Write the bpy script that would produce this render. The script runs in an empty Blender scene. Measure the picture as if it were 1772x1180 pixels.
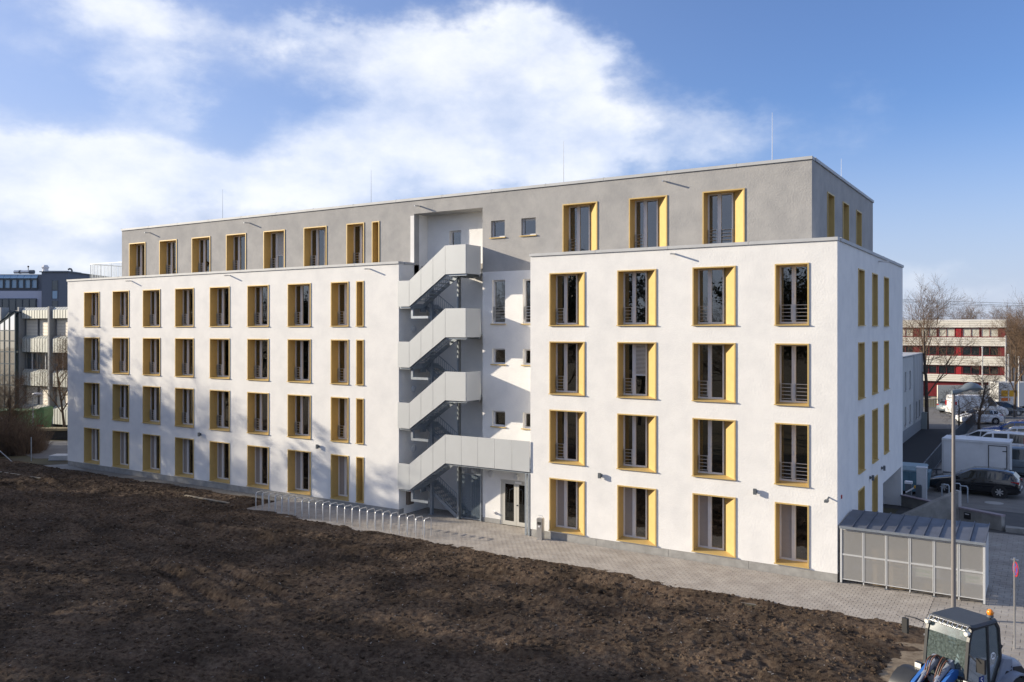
import bpy, math, random
import numpy as np
from mathutils import Vector, Matrix
random.seed(7)
sc = bpy.context.scene
R = math.radians
# ------------------------------------------------------------------ camera
CH = 9.23; FPX = 1464.0; HY = 569.7; YAW = R(32.35)
CAM = Vector((6.481, -32.389, CH))
FW = Vector((-math.sin(YAW), math.cos(YAW), 0)); RT = Vector((math.cos(YAW), math.sin(YAW), 0))
cd = bpy.data.cameras.new('camera'); cam = bpy.data.objects.new('camera', cd); sc.collection.objects.link(cam)
cam.location = CAM; cam.rotation_euler = (R(90), 0, YAW)
cd.sensor_width = 36; cd.sensor_fit = 'HORIZONTAL'; cd.lens = FPX/1772*36; cd.shift_y = -(590-HY)/1772
cd.clip_start = 0.2; cd.clip_end = 9000
sc.camera = cam
def gp(x, y, z=0.0):          # where the sight line through a pixel meets the level z
    d = FW + RT*((x-886)/FPX); s = (HY-y)/FPX
    t = (z-CH)/s
    return Vector((CAM.x+d.x*t, CAM.y+d.y*t, z))
def dp(x, y, depth):          # a point at a given depth
    return Vector((CAM.x, CAM.y, CH)) + (FW + RT*((x-886)/FPX) + Vector((0, 0, (HY-y)/FPX)))*depth
# ------------------------------------------------------------------ light
SUN_EL = R(16.5); SUN_AZ = math.atan2(-0.921, -0.389)      # the sun stands towards (-0.921,-0.389)
sd = Vector((0.921*math.cos(SUN_EL), 0.389*math.cos(SUN_EL), -math.sin(SUN_EL)))
sl = bpy.data.lights.new('sun', 'SUN'); sl.energy = 5.0; sl.angle = R(0.6); sl.color = (1, 0.88, 0.70)
so = bpy.data.objects.new('sun', sl); sc.collection.objects.link(so)
so.rotation_euler = sd.to_track_quat('-Z', 'Y').to_euler(); so.location = (-60, -60, 60)
sc.view_settings.view_transform = 'Standard'; sc.view_settings.look = 'None'
sc.view_settings.exposure = 0.53; sc.view_settings.gamma = 1.0; sc.view_settings.use_curve_mapping = False
# ------------------------------------------------------------------ sky
w = bpy.data.worlds.new('World'); sc.world = w; w.use_nodes = True
nt = w.node_tree; N = nt.nodes; Lk = nt.links; N.clear()
def nd(t, **k):
    n = N.new(t)
    for a, b in k.items(): setattr(n, a, b)
    return n
def mth(op, a, b=None, c=None, clamp=False):
    n = nd('ShaderNodeMath', operation=op); n.use_clamp = clamp
    for i, s in enumerate((a, b, c)):
        if s is None: continue
        if isinstance(s, (int, float)): n.inputs[i].default_value = s
        else: Lk.new(s, n.inputs[i])
    return n.outputs[0]
wo = nd('ShaderNodeOutputWorld'); bg = nd('ShaderNodeBackground'); bg.inputs[1].default_value = 0.11
Lk.new(bg.outputs[0], wo.inputs[0])
sky = nd('ShaderNodeTexSky', sky_type='NISHITA'); sky.sun_disc = False
sky.sun_elevation = SUN_EL; sky.sun_rotation = SUN_AZ
sky.air_density = 1.0; sky.dust_density = 0.6; sky.ozone_density = 2.5; sky.altitude = 500
tc = nd('ShaderNodeTexCoord'); sp = nd('ShaderNodeSeparateXYZ'); Lk.new(tc.outputs['Generated'], sp.inputs[0])
az = mth('ARCTAN2', sp.outputs[0], sp.outputs[1])                 # from +Y towards +X
el = mth('ARCSINE', sp.outputs[2])
cb = nd('ShaderNodeCombineXYZ'); Lk.new(mth('MULTIPLY', az, 1.0), cb.inputs[0]); Lk.new(mth('MULTIPLY', el, 1.6), cb.inputs[1])
def noise(scale, detail, rough, off):
    mp = nd('ShaderNodeMapping'); mp.inputs['Location'].default_value = off; Lk.new(cb.outputs[0], mp.inputs[0])
    n = nd('ShaderNodeTexNoise'); n.inputs['Scale'].default_value = scale; n.inputs['Detail'].default_value = detail
    n.inputs['Roughness'].default_value = rough; Lk.new(mp.outputs[0], n.inputs['Vector']); return n.outputs['Fac']
n1 = noise(7, 9, .58, (3.1, 1.7, 0)); n2 = noise(2.6, 4, .5, (8.2, 4.4, 2))
n3 = noise(5, 6, .6, (1.5, 9.1, 3)); wx = noise(9, 5, .6, (0.3, 7.7, 5)); wy = noise(9, 5, .6, (5.5, 2.1, 9))
azw = mth('ADD', az, mth('MULTIPLY', mth('SUBTRACT', wx, .5), .16))
elw = mth('ADD', el, mth('MULTIPLY', mth('SUBTRACT', wy, .5), .12))
# cloud banks of this sky as soft lobes in azimuth and elevation
def sky_dir(x, y):
    d = (FW + RT*((x-886)/FPX) + Vector((0, 0, (HY-y)/FPX))).normalized()
    return math.atan2(d.x, d.y), math.asin(d.z)
def mrange(v, a, b, c=0.0, d=1.0):
    m = nd('ShaderNodeMapRange', interpolation_type='SMOOTHSTEP'); Lk.new(v, m.inputs[0])
    for i, q in enumerate((a, b, c, d)): m.inputs[i+1].default_value = q
    return m.outputs[0]
lob = None
BANKS = [(860, 95, 150, 55, 1.0), (760, 130, 130, 60, .7), (960, 150, 90, 90, .9), (840, 230, 230, 65, .95), (630, 235, 120, 45, .75), (520, 60, 80, 30, .75), (230, 15, 100, 40, 1.0), (270, 175, 55, 45, .7),
         (200, 105, 75, 25, .6), (60, 300, 130, 38, .95), (330, 310, 200, 42, .8), (520, 330, 260, 40, .6), (200, 390, 330, 30, .35), (1040, 270, 200, 45, .55), (1230, 215, 60, 40, .35),
         (90, 455, 220, 25, .65), (1690, 515, 190, 32, .40), (-330, 120, 180, 90, .85), (-560, 330, 260, 60, .8)]
for (x, y, rx, ry, a) in BANKS:
    A, E = sky_dir(x, y)
    dx = mth('DIVIDE', mth('SUBTRACT', azw, A), rx/FPX*.95); dy = mth('DIVIDE', mth('SUBTRACT', elw, E), ry/FPX)
    g = mth('MULTIPLY', mth('EXPONENT', mth('MULTIPLY', mth('ADD', mth('MULTIPLY', dx, dx), mth('MULTIPLY', dy, dy)), -0.6)), a)
    lob = g if lob is None else mth('ADD', lob, g)
# beyond the picture the same broken cloud goes on
away = mth('MAXIMUM', mrange(mth('ABSOLUTE', mth('ADD', az, YAW)), .72, 1.1), mrange(el, R(25), R(36)))
lob = mth('ADD', lob, mth('MULTIPLY', away, mrange(n2, .40, .62, 0, .95)))
den = mth('ADD', mth('MULTIPLY', mth('MINIMUM', lob, 1.1), .80), mth('MULTIPLY', mth('SUBTRACT', n1, .5), 1.05))
fac = mth('MULTIPLY', mrange(den, .10, .98, 0, .93), mrange(n3, .28, .6, .74, 1.0))
veil = mrange(el, R(-1), R(15), .80, .0)
veil = mth('ADD', veil, mth('MULTIPLY', mrange(az, -1.7, -.1, .66, .0), mrange(el, R(8), R(40), 1, .3)))
veil = mth('ADD', veil, .07)
cc = nd('ShaderNodeMix', data_type='RGBA'); Lk.new(mrange(n1, .3, .7), cc.inputs[0])
cc.inputs[6].default_value = (5.0, 5.5, 6.6, 1); cc.inputs[7].default_value = (6.6, 6.75, 7.1, 1)
tint = nd('ShaderNodeMix', data_type='RGBA', blend_type='MULTIPLY'); tint.inputs[0].default_value = 1
Lk.new(sky.outputs[0], tint.inputs[6]); tint.inputs[7].default_value = (.68, .86, 1.20, 1)
hm = nd('ShaderNodeMix', data_type='RGBA'); Lk.new(mth('MINIMUM', veil, .8), hm.inputs[0]); Lk.new(tint.outputs[2], hm.inputs[6]); hm.inputs[7].default_value = (3.7, 4.05, 5.15, 1)
cm = nd('ShaderNodeMix', data_type='RGBA'); Lk.new(fac, cm.inputs[0]); Lk.new(hm.outputs[2], cm.inputs[6]); Lk.new(cc.outputs[2], cm.inputs[7])
Lk.new(cm.outputs[2], bg.inputs[0])
# ------------------------------------------------------------------ materials
MATS = {}
def mat(name, col, rough=.7, metal=0, spec=.5, var=0, vscale=6, col2=None, bump=0, bscale=60, bdist=.01, alpha=1, stretch=(1, 1, 1), emit=0, coat=0, clo=.35, chi=.65):
    if name in MATS: return MATS[name]
    m = bpy.data.materials.new(name); m.use_nodes = True; t = m.node_tree; b = t.nodes['Principled BSDF']
    b.inputs['Base Color'].default_value = (*col, 1); b.inputs['Roughness'].default_value = rough; b.inputs['Metallic'].default_value = metal
    b.inputs['Specular IOR Level'].default_value = spec; b.inputs['Alpha'].default_value = alpha
    if coat: b.inputs['Coat Weight'].default_value = coat; b.inputs['Coat Roughness'].default_value = .05
    def nz(scale, det=6):
        c = t.nodes.new('ShaderNodeTexCoord'); mp = t.nodes.new('ShaderNodeMapping'); mp.inputs['Scale'].default_value = stretch
        n = t.nodes.new('ShaderNodeTexNoise'); n.inputs['Scale'].default_value = scale; n.inputs['Detail'].default_value = det
        n.inputs['Roughness'].default_value = .62
        g = t.nodes.new('ShaderNodeNewGeometry')
        t.links.new(g.outputs['Position'], mp.inputs[0]); t.links.new(mp.outputs[0], n.inputs['Vector']); return n.outputs['Fac']
    if var or col2:
        c2 = col2 or tuple(max(0, c*(1-var)) for c in col)
        mx = t.nodes.new('ShaderNodeMix'); mx.data_type = 'RGBA'
        rg = t.nodes.new('ShaderNodeMapRange'); rg.inputs[1].default_value = clo; rg.inputs[2].default_value = chi
        t.links.new(nz(vscale), rg.inputs[0]); t.links.new(rg.outputs[0], mx.inputs[0])
        mx.inputs[6].default_value = (*col, 1); mx.inputs[7].default_value = (*c2, 1); t.links.new(mx.outputs[2], b.inputs['Base Color'])
    if bump:
        bp = t.nodes.new('ShaderNodeBump'); bp.inputs['Strength'].default_value = bump; bp.inputs['Distance'].default_value = bdist
        t.links.new(nz(bscale, 4), bp.inputs['Height']); t.links.new(bp.outputs[0], b.inputs['Normal'])
    MATS[name] = m; return m
def glass(name, tint=(.55, .6, .58), refl=1.0, rough=.01, base=.06):
    if name in MATS: return MATS[name]
    m = bpy.data.materials.new(name); m.use_nodes = True; t = m.node_tree; t.nodes.clear()
    o = t.nodes.new('ShaderNodeOutputMaterial'); tr = t.nodes.new('ShaderNodeBsdfTransparent'); gl = t.nodes.new('ShaderNodeBsdfGlossy')
    tr.inputs[0].default_value = (*tint, 1); gl.inputs['Roughness'].default_value = rough; gl.inputs[0].default_value = (refl, refl, refl, 1)
    fr = t.nodes.new('ShaderNodeFresnel'); fr.inputs[0].default_value = 1.6; mx = t.nodes.new('ShaderNodeMixShader')
    ad = t.nodes.new('ShaderNodeMath'); ad.operation = 'ADD'; ad.inputs[1].default_value = base; t.links.new(fr.outputs[0], ad.inputs[0])
    g = t.nodes.new('ShaderNodeNewGeometry'); n = t.nodes.new('ShaderNodeTexNoise'); n.inputs['Scale'].default_value = .9; n.inputs['Detail'].default_value = 1
    bp = t.nodes.new('ShaderNodeBump'); bp.inputs['Strength'].default_value = .12; bp.inputs['Distance'].default_value = .02
    t.links.new(g.outputs['Position'], n.inputs['Vector']); t.links.new(n.outputs[0], bp.inputs['Height']); t.links.new(bp.outputs[0], gl.inputs['Normal'])
    t.links.new(ad.outputs[0], mx.inputs[0]); t.links.new(tr.outputs[0], mx.inputs[1]); t.links.new(gl.outputs[0], mx.inputs[2]); t.links.new(mx.outputs[0], o.inputs[0])
    MATS[name] = m; return m
WHITE = mat('white_plaster', (.83, .82, .80), .9, spec=.2, col2=(.74, .735, .725), vscale=.9, bump=.5, bscale=14, bdist=.02, clo=.4, chi=.7)
GREY = mat('grey_plaster', (.43, .42, .405), .9, spec=.2, col2=(.35, .345, .34), vscale=1.1, bump=.6, bscale=14, bdist=.02)
GOLD = mat('gold_metal', (.60, .43, .165), .48, metal=.10, var=.08, vscale=3)
COPE = mat('coping_metal', (.50, .51, .52), .65, metal=.1, var=.12, vscale=1.5)
CONC = mat('concrete', (.30, .29, .27), .85, var=.3, vscale=2, bump=.3, bscale=30)
PLINTH = mat('plinth_concrete', (.36, .355, .34), .85, var=.25, vscale=3, bump=.3, bscale=30)
PAVE = mat('paver_concrete', (.40, .365, .325), .9, col2=(.29, .26, .23), vscale=1.3, bump=.3, bscale=60)
BED = mat('paver_bedding', (.17, .155, .135), .95, var=.3, vscale=8)
FRAMEW = mat('frame_white', (.70, .69, .70), .4, var=.05)
GLASS = glass('window_glass', (.52, .52, .5), .95, base=.10)
GLASSD = glass('dark_glass', (.25, .32, .3), .9)
FROST = mat('frosted_panel', (.34, .31, .30), .25, spec=.6, var=.06)
ROOM = mat('room_plaster', (.36, .33, .29), .9, var=.15)
GALV = mat('galvanised_steel', (.42, .46, .50), .42, metal=.65, col2=(.32, .36, .41), vscale=7)
PANEL = mat('guard_panel_metal', (.52, .54, .55), .5, metal=.15, var=.05, vscale=.9)
STEEL = mat('brushed_steel', (.62, .62, .62), .3, metal=.85, var=.1)
BLACK = mat('black_plastic', (.02, .02, .022), .5)
RUBBER = mat('tyre_rubber', (.025, .025, .026), .85, var=.3, vscale=10)
DGREY = mat('dark_grey_paint', (.10, .115, .13), .5, var=.1)
ASPH = mat('asphalt', (.060, .060, .062), .92, col2=(.085, .083, .08), vscale=1.5, bump=.4, bscale=80)
RED = mat('red_paint', (.42, .02, .025), .5, var=.15)
BARK = mat('bark', (.10, .075, .055), .95, col2=(.055, .043, .034), vscale=6, bump=.5, bscale=25)
TWIG = mat('twig_bark', (.17, .105, .06), .95, col2=(.09, .06, .038), vscale=2)
# ------------------------------------------------------------------ mesh helpers
COL = sc.collection
class MB:
    def __init__(s): s.v = []; s.f = []
    def add(s, vs, fs):
        o = len(s.v); s.v += [tuple(v) for v in vs]; s.f += [tuple(i+o for i in f) for f in fs]; return s
    def box(s, x0, x1, y0, y1, z0, z1):
        return s.add([(x0,y0,z0),(x1,y0,z0),(x1,y1,z0),(x0,y1,z0),(x0,y0,z1),(x1,y0,z1),(x1,y1,z1),(x0,y1,z1)],
                     [(3,2,1,0),(4,5,6,7),(0,1,5,4),(1,2,6,5),(2,3,7,6),(3,0,4,7)])
    def bar(s, a, b, w, h, up=(0, 0, 1)):       # a square bar from a to b
        a = Vector(a); b = Vector(b); d = (b-a).normalized(); u = Vector(up)
        if abs(d.dot(u)) > .98: u = Vector((1, 0, 0))
        x = d.cross(u).normalized()*w/2; y = x.cross(d).normalized()*h/2
        vs = [p+i*x+j*y for p in (a, b) for i, j in ((-1,-1),(1,-1),(1,1),(-1,1))]
        return s.add(vs, [(3,2,1,0),(4,5,6,7),(0,1,5,4),(1,2,6,5),(2,3,7,6),(3,0,4,7)])
    def prism(s, poly, d0, d1, fn):             # poly of (a,b) swept from d0 to d1, fn(a,b,d) gives the point
        n = len(poly); vs = [fn(a, b, d0) for a, b in poly]+[fn(a, b, d1) for a, b in poly]
        return s.add(vs, [tuple(range(n))[::-1], tuple(range(n, 2*n))]+[(i, (i+1) % n, n+(i+1) % n, n+i) for i in range(n)])
    def loft(s, rings, cap=True, closed=True):
        n = len(rings[0]); vs = [p for r in rings for p in r]; fs = []
        for k in range(len(rings)-1):
            for i in range(n if closed else n-1): fs.append((k*n+i, k*n+(i+1) % n, (k+1)*n+(i+1) % n, (k+1)*n+i))
        if cap: fs += [tuple(range(n))[::-1], tuple(range((len(rings)-1)*n, len(rings)*n))]
        return s.add(vs, fs)
    def tube(s, pts, r, n=8, cap=True):
        pts = [Vector(p) for p in pts]; rs = r if isinstance(r, (list, tuple)) else [r]*len(pts); rings = []
        for i, p in enumerate(pts):
            d = (pts[min(i+1, len(pts)-1)]-pts[max(i-1, 0)]).normalized()
            u = Vector((0, 0, 1)) if abs(d.z) < .9 else Vector((1, 0, 0))
            x = d.cross(u).normalized(); y = d.cross(x)
            rings.append([p+(x*math.cos(2*math.pi*k/n)+y*math.sin(2*math.pi*k/n))*rs[i] for k in range(n)])
        return s.loft(rings, cap)
    def cyl(s, a, b, r, n=16): return s.tube([a, b], r, n)
    def ball(s, c, rx, ry=None, rz=None, n=12, m=8):
        ry = ry or rx; rz = rz or rx; c = Vector(c)
        return s.loft([[c+Vector((rx*math.sin(t)*math.cos(2*math.pi*k/n), ry*math.sin(t)*math.sin(2*math.pi*k/n), rz*math.cos(t))) for k in range(n)]
                       for t in [math.pi*(.02+.96*i/m) for i in range(m+1)]])
    def quad(s, *p): return s.add(p, [tuple(range(len(p)))])
    def mesh(s, name, m, smooth=False):
        me = bpy.data.meshes.new(name); me.from_pydata(s.v, [], s.f)
        for x in (m if isinstance(m, (list, tuple)) else [m]): me.materials.append(x)
        if smooth:
            me.shade_smooth()
            try: me.set_sharp_from_angle(angle=R(smooth if smooth > 1 else 35))
            except Exception: pass
        me.update(); return me
    def build(s, name, m, parent=None, smooth=False, loc=(0, 0, 0), rz=0, kind=None):
        return inst(name, s.mesh(name, m, smooth), parent, loc, rz, kind)
def inst(name, me, parent=None, loc=(0, 0, 0), rz=0, kind=None):
    o = bpy.data.objects.new(name, me); COL.objects.link(o); o.location = loc; o.rotation_euler = (0, 0, rz); o.parent = parent
    if kind: o['kind'] = kind
    return o
def tag(o, label, cat, group=None):
    o['label'] = label; o['category'] = cat
    if group: o['group'] = group
    return o
def thing(name, label, cat, loc=(0, 0, 0), rz=0, group=None): return tag(inst(name, None, None, loc, rz), label, cat, group)
def dup(root, loc, rz, label=None, sc_=None):
    r = root.copy(); COL.objects.link(r); r.location = loc; r.rotation_euler = (0, 0, rz)
    if sc_: r.scale = sc_ if isinstance(sc_, tuple) else (sc_,)*3
    if label: r['label'] = label
    for c in root.children:
        k = c.copy(); COL.objects.link(k); k.parent = r
        for g in c.children:
            h = g.copy(); COL.objects.link(h); h.parent = k
    return r
def rot(p, a): return (p[0]*math.cos(a)-p[1]*math.sin(a), p[0]*math.sin(a)+p[1]*math.cos(a))
FNT = {}
def text(name, s, size, m, parent, loc, eul, ext=.002):     # lettering as a mesh
    cu = bpy.data.curves.new(name, 'FONT'); cu.body = s; cu.size = size; cu.extrude = ext; cu.align_x = 'CENTER'; cu.align_y = 'CENTER'
    o = bpy.data.objects.new(name, cu); COL.objects.link(o); dg = bpy.context.evaluated_depsgraph_get()
    me = bpy.data.meshes.new_from_object(o.evaluated_get(dg)); bpy.data.objects.remove(o); me.materials.clear(); me.materials.append(m)
    t = inst(name, me, parent, loc); t.rotation_euler = eul; return t
# ------------------------------------------------------------------ terrain
def vnoise(x, y, seed):
    rg = np.random.RandomState(seed); T = rg.rand(256, 256)
    xi = np.floor(x).astype(int); yi = np.floor(y).astype(int); fx = x-xi; fy = y-yi
    fx = fx*fx*(3-2*fx); fy = fy*fy*(3-2*fy); a = T[xi % 256, yi % 256]; b = T[(xi+1) % 256, yi % 256]; c = T[xi % 256, (yi+1) % 256]; d = T[(xi+1) % 256, (yi+1) % 256]
    return (a*(1-fx)+b*fx)*(1-fy)+(c*(1-fx)+d*fx)*fy-.5
def path_edge(X): return np.where(X < -28.5, -1.05+.006*(X+28.5), -3.28-.016*(X+28.4))
ground = MB().quad((-4000,-4000,-.03),(4000,-4000,-.03),(4000,4000,-.03),(-4000,4000,-.03))
go = ground.build('ground', mat('bare_ground', (.075, .062, .045), .95, col2=(.10, .095, .05), vscale=.25, bump=.4, bscale=8), kind='structure')
# soil field: real relief
SX0, SX1, SY0, SY1, ST = -60.0, 3.6, -24.0, -.6, .058
xs = np.arange(SX0, SX1, ST); ys = np.arange(SY0, SY1, ST); X, Y = np.meshgrid(xs, ys)
def soil_h(X, Y):
    warp = vnoise(X*.35, Y*.35, 1)*1.2
    h = .16*vnoise(X*.22, Y*.22, 2)+.13*vnoise(X*.6+warp, Y*.75, 3)
    h = h+.13*vnoise(X*.9+warp, Y*2.2, 4)+.06*np.abs(vnoise(X*2.1+warp, Y*4.1, 5))*2+.045*vnoise(X*4.7, Y*6.9, 6)+.055*vnoise(X*9.7, Y*11.3, 7)+.04*vnoise(X*17.3, Y*17.9, 14)
    for (ax, ay, bx, by) in ((-40, -6, 2, -17), (-40, -7.7, 2, -18.9), (-55, -12, -8, -5.2), (-55, -13.6, -8, -6.8)):   # wheel ruts
        dx, dy = bx-ax, by-ay; Lq = math.hypot(dx, dy); dist = np.abs((X-ax)*dy-(Y-ay)*dx)/Lq+vnoise(X*.5, Y*.5, 8)*.35
        along = ((X-ax)*dx+(Y-ay)*dy)/Lq; g = np.clip(vnoise(X*.3, Y*.3, 12)*3+.35, 0, 1)
        h = h-g*.21*np.exp(-(dist/.22)**2)+g*.11*np.exp(-((dist-.45)/.16)**2)+g*.035*np.exp(-(dist/.25)**2)*np.sin(along*18)
    return h
pe = path_edge(X)
dist = np.minimum(pe-Y, 3.0-.12*np.clip(-5-Y, 0, 9)-X)
ed = np.clip((dist+.28+vnoise(X*2.1, Y*2.1, 9)*.3+vnoise(X*.5, Y*.5, 13)*.3)/.8, -1, 1)
H = soil_h(X, Y)*np.clip(.35+.65*np.clip(dist/2.0, 0, 1), 0, 1)+.10*ed+.13*np.clip(dist/4, 0, 1)-.015
H = np.where(dist > .6, np.maximum(H, .012+.02*vnoise(X*9, Y*9, 21)), H)
ny, nx = X.shape
co = np.stack([X.ravel(), Y.ravel(), H.ravel()], 1)
idx = np.arange(nx*ny).reshape(ny, nx); q = np.stack([idx[:-1, :-1], idx[:-1, 1:], idx[1:, 1:], idx[1:, :-1]], -1).reshape(-1, 4)
keep = (ed.ravel()[q].max(1) > -.9); q = q[keep]
me = bpy.data.meshes.new('soil_field'); me.vertices.add(len(co)); me.vertices.foreach_set('co', co.ravel())
me.loops.add(len(q)*4); me.loops.foreach_set('vertex_index', q.ravel().astype(np.int32)); me.polygons.add(len(q))
me.polygons.foreach_set('loop_start', np.arange(0, len(q)*4, 4, dtype=np.int32)); me.polygons.foreach_set('loop_total', np.full(len(q), 4, dtype=np.int32))
me.update(calc_edges=True); me.shade_smooth()
SOIL = mat('soil', (.050, .032, .022), .97, spec=.15, col2=(.125, .091, .063), vscale=6.5, bump=.9, bscale=26, bdist=.05)
_t = SOIL.node_tree; _b = _t.nodes['Principled BSDF']; _l = _b.inputs['Base Color'].links[0]; _src = _l.from_socket
_n = _t.nodes.new('ShaderNodeTexNoise'); _n.inputs['Scale'].default_value = .55; _n.inputs['Detail'].default_value = 5; _g = _t.nodes.new('ShaderNodeNewGeometry'); _t.links.new(_g.outputs['Position'], _n.inputs['Vector'])
_r = _t.nodes.new('ShaderNodeMapRange'); _r.inputs[1].default_value = .35; _r.inputs[2].default_value = .65; _r.inputs[3].default_value = .62; _r.inputs[4].default_value = 1.35; _t.links.new(_n.outputs['Fac'], _r.inputs[0])
_x = _t.nodes.new('ShaderNodeMix'); _x.data_type = 'RGBA'; _x.blend_type = 'MULTIPLY'; _x.inputs[0].default_value = 1; _t.links.new(_src, _x.inputs[6]); _t.links.new(_r.outputs[0], _x.inputs[7]); _t.links.new(_x.outputs[2], _b.inputs['Base Color'])
me.materials.append(SOIL); inst('soil_field', me, kind='structure')
sk = MB()
for (a, b, c, d) in ((-400, -60, -300, 0.5), (-60, 3, -300, -23.95)): sk.quad((a, c, -.02), (b, c, -.02), (b, d, -.02), (a, d, -.02))
sk.build('soil_margin', mat('far_soil', (.065, .048, .033), .97, spec=.15, col2=(.10, .085, .05), vscale=.5, bump=.8, bscale=6, bdist=.1), kind='structure')
# clods, straw and pale chips lying on the soil
def hs(x, y):
    i = int(np.clip((y-SY0)/ST, 0, ny-1)); j = int(np.clip((x-SX0)/ST, 0, nx-1)); return H[i, j], ed[i, j]
def in_path(x, y): return y > float(path_edge(np.array(x)))-.25
cl = MB(); st = MB(); ch = MB(); rnd = random.Random(3)
_p = (1+5**.5)/2/1.9; OCT = [(-.526,_p,0),(.526,_p,0),(-.526,-_p,0),(.526,-_p,0),(0,-.526,_p),(0,.526,_p),(0,-.526,-_p),(0,.526,-_p),(_p,0,-.526),(_p,0,.526),(-_p,0,-.526),(-_p,0,.526)]; OF = [(0,11,5),(0,5,1),(0,1,7),(0,7,10),(0,10,11),(1,5,9),(5,11,4),(11,10,2),(10,7,6),(7,1,8),(3,9,4),(3,4,2),(3,2,6),(3,6,8),(3,8,9),(4,9,5),(2,4,11),(6,2,10),(8,6,7),(9,8,1)]
n = 0
while n < 40000:
    x = rnd.uniform(-54, 3.0); y = -1-22*rnd.random()
    if (Vector((x, y, 0))-CAM).dot(FW) < 17 or abs((Vector((x, y, 0))-CAM).dot(RT)) > .64*(Vector((x, y, 0))-CAM).dot(FW): continue
    z, e = hs(x, y); n += 1
    if e < .25:
        if e < -.95 and rnd.random() < .25 and in_path(x, y+.25) and y < float(path_edge(np.array(x)))+1.1: z = 0; r = .006+.016*rnd.random()**2
        else: continue
    else: r = .014+.075*rnd.random()**3.2
    fx, fy, fz = rnd.uniform(.7, 1.5), rnd.uniform(.7, 1.5), rnd.uniform(.5, .9); cl.add([(x+r*fx*(a*rnd.uniform(.65, 1.25)), y+r*fy*(b*rnd.uniform(.65, 1.25)), z+r*fz*c*rnd.uniform(.65, 1.25)) for a, b, c in OCT], OF)
for i in range(8000):
    x = rnd.uniform(-50, 3); y = -1.2-22*rnd.random()**.9; z, e = hs(x, y)
    if e < .4: continue
    a = rnd.uniform(0, 6.3); l = rnd.uniform(.02, .10); d = Vector((math.cos(a)*l, math.sin(a)*l, rnd.uniform(-.01, .03)))
    (st if i % 3 else ch).bar(Vector((x, y, z+.012)), Vector((x, y, z+.015))+d, .008 if i % 3 else .022, .008)
cl.build('soil_clods', SOIL, kind='stuff'); st.build('straw_litter', mat('straw', (.22, .17, .11), .9, var=.5), kind='stuff')
ch.build('pale_chips', mat('pale_chip', (.34, .31, .28), .9, var=.6, vscale=3), kind='stuff')
# paved ground: bedding sheets with pavers standing proud of the joints
def paving(name, rects, pw, ph, gap, focus, inside, m, ntop=300):
    base = MB()
    for (a, b, c, d) in rects: base.quad((a, c, -.009), (b, c, -.009), (b, d, -.009), (a, d, -.009))
    bo = base.build(name, BED, kind='structure'); cells = []
    for (a, b, c, d) in rects:
        j = 0; y = c
        while y < d-.02:
            x = a-(pw/2 if j % 2 else 0)
            while x < b:
                u0, u1, v1 = max(x, a), min(x+pw, b), min(y+ph, d)
                if u1-u0 > .04 and inside((u0+u1)/2, (y+v1)/2): cells.append((u0, u1, y, v1))
                x += pw
            y += ph; j += 1
    cells.sort(key=lambda q: (q[0]+q[1]-2*focus[0])**2+(q[2]+q[3]-2*focus[1])**2)
    r = random.Random(5); bulk = MB()
    def pav(mb, u0, u1, v0, v1, t):
        g = gap/2; h = gap*1.1; k = .006; P = [(u0+g, v0+h), (u1-g, v0+h), (u1-g, v1-h), (u0+g, v1-h)]; Q = [(u0+g+k, v0+h+k), (u1-g-k, v0+h+k), (u1-g-k, v1-h-k), (u0+g+k, v1-h-k)]
        mb.add([(x, y, -.0095) for x, y in P]+[(x, y, t-.002+r.uniform(-.0015, .0015)) for x, y in Q], [(4,5,6,7)]+[(i, (i+1) % 4, 4+(i+1) % 4, 4+i) for i in range(4)])
    full = MB(); pav(full, 0, pw, 0, ph, 0); fm = full.mesh('paver', m)
    for i, (u0, u1, v0, v1) in enumerate(cells):
        if i < ntop:
            if u1-u0 > pw-.001 and v1-v0 > ph-.001: inst('paver', fm, bo, (u0, v0, r.uniform(-.002, .002)))
            else: mm = MB(); pav(mm, u0, u1, v0, v1, 0); mm.build('paver', m, bo)
        else: pav(bulk, u0, u1, v0, v1, r.uniform(-.002, .002))
    if bulk.v: bulk.build('paver_field', m, bo, kind='stuff')
    return bo
paving('paved_path', [(-28.5, 3.2, -4.1, -.02), (-20.65, -13.1, -.02, 1.18), (-20.65, -16.5, 1.18, 2.3)], .24, .16, .009, (2.6, -3), in_path, PAVE)
paving('paved_yard', [(3.2, 9.2, -12, 11.8), (0.02, 3.2, -.02, 8.5)], .40, .30, .010, (6, -5), lambda x, y: True,
       mat('yard_paver', (.36, .335, .305), .9, col2=(.26, .235, .21), vscale=.9, bump=.3, bscale=60))
MB().quad((-49.9, -1.2, -.012), (-28.5, -1.2, -.012), (-28.5, -.02, -.012), (-49.9, -.02, -.012)).build('gravel_strip', mat('strip_gravel', (.24, .225, .20), .95, var=.5, vscale=20, bump=.8, bscale=60), kind='structure')
MB().quad((-28.62, -3.32, .03), (-28.5, -3.32, .03), (-28.5, -1.1, .03), (-28.62, -1.1, .03)).box(-28.6, -28.5, -3.3, -1.1, -.03, .025).build('edging_kerb', CONC, kind='structure')
ASO = MB().quad((-1, 15, -.016), (30, 15, -.016), (30, 300, -.016), (-1, 300, -.016)).quad((0, 8.5, -.012), (3.2, 8.5, -.012), (3.2, 15, -.012), (0, 15, -.012)).quad((3.2, 11.8, -.012), (9.2, 11.8, -.012), (9.2, 15, -.012), (3.2, 15, -.012)).build('parking_asphalt', ASPH, kind='structure')
MB().quad((.3, 17.2, -.008), (6.6, 17.2, -.008), (6.6, 60, -.008), (.3, 60, -.008)).build('parking_bays', mat('bay_paving', (.17, .165, .155), .92, col2=(.12, .115, .11), vscale=1.2, bump=.4, bscale=30), kind='structure')
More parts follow.
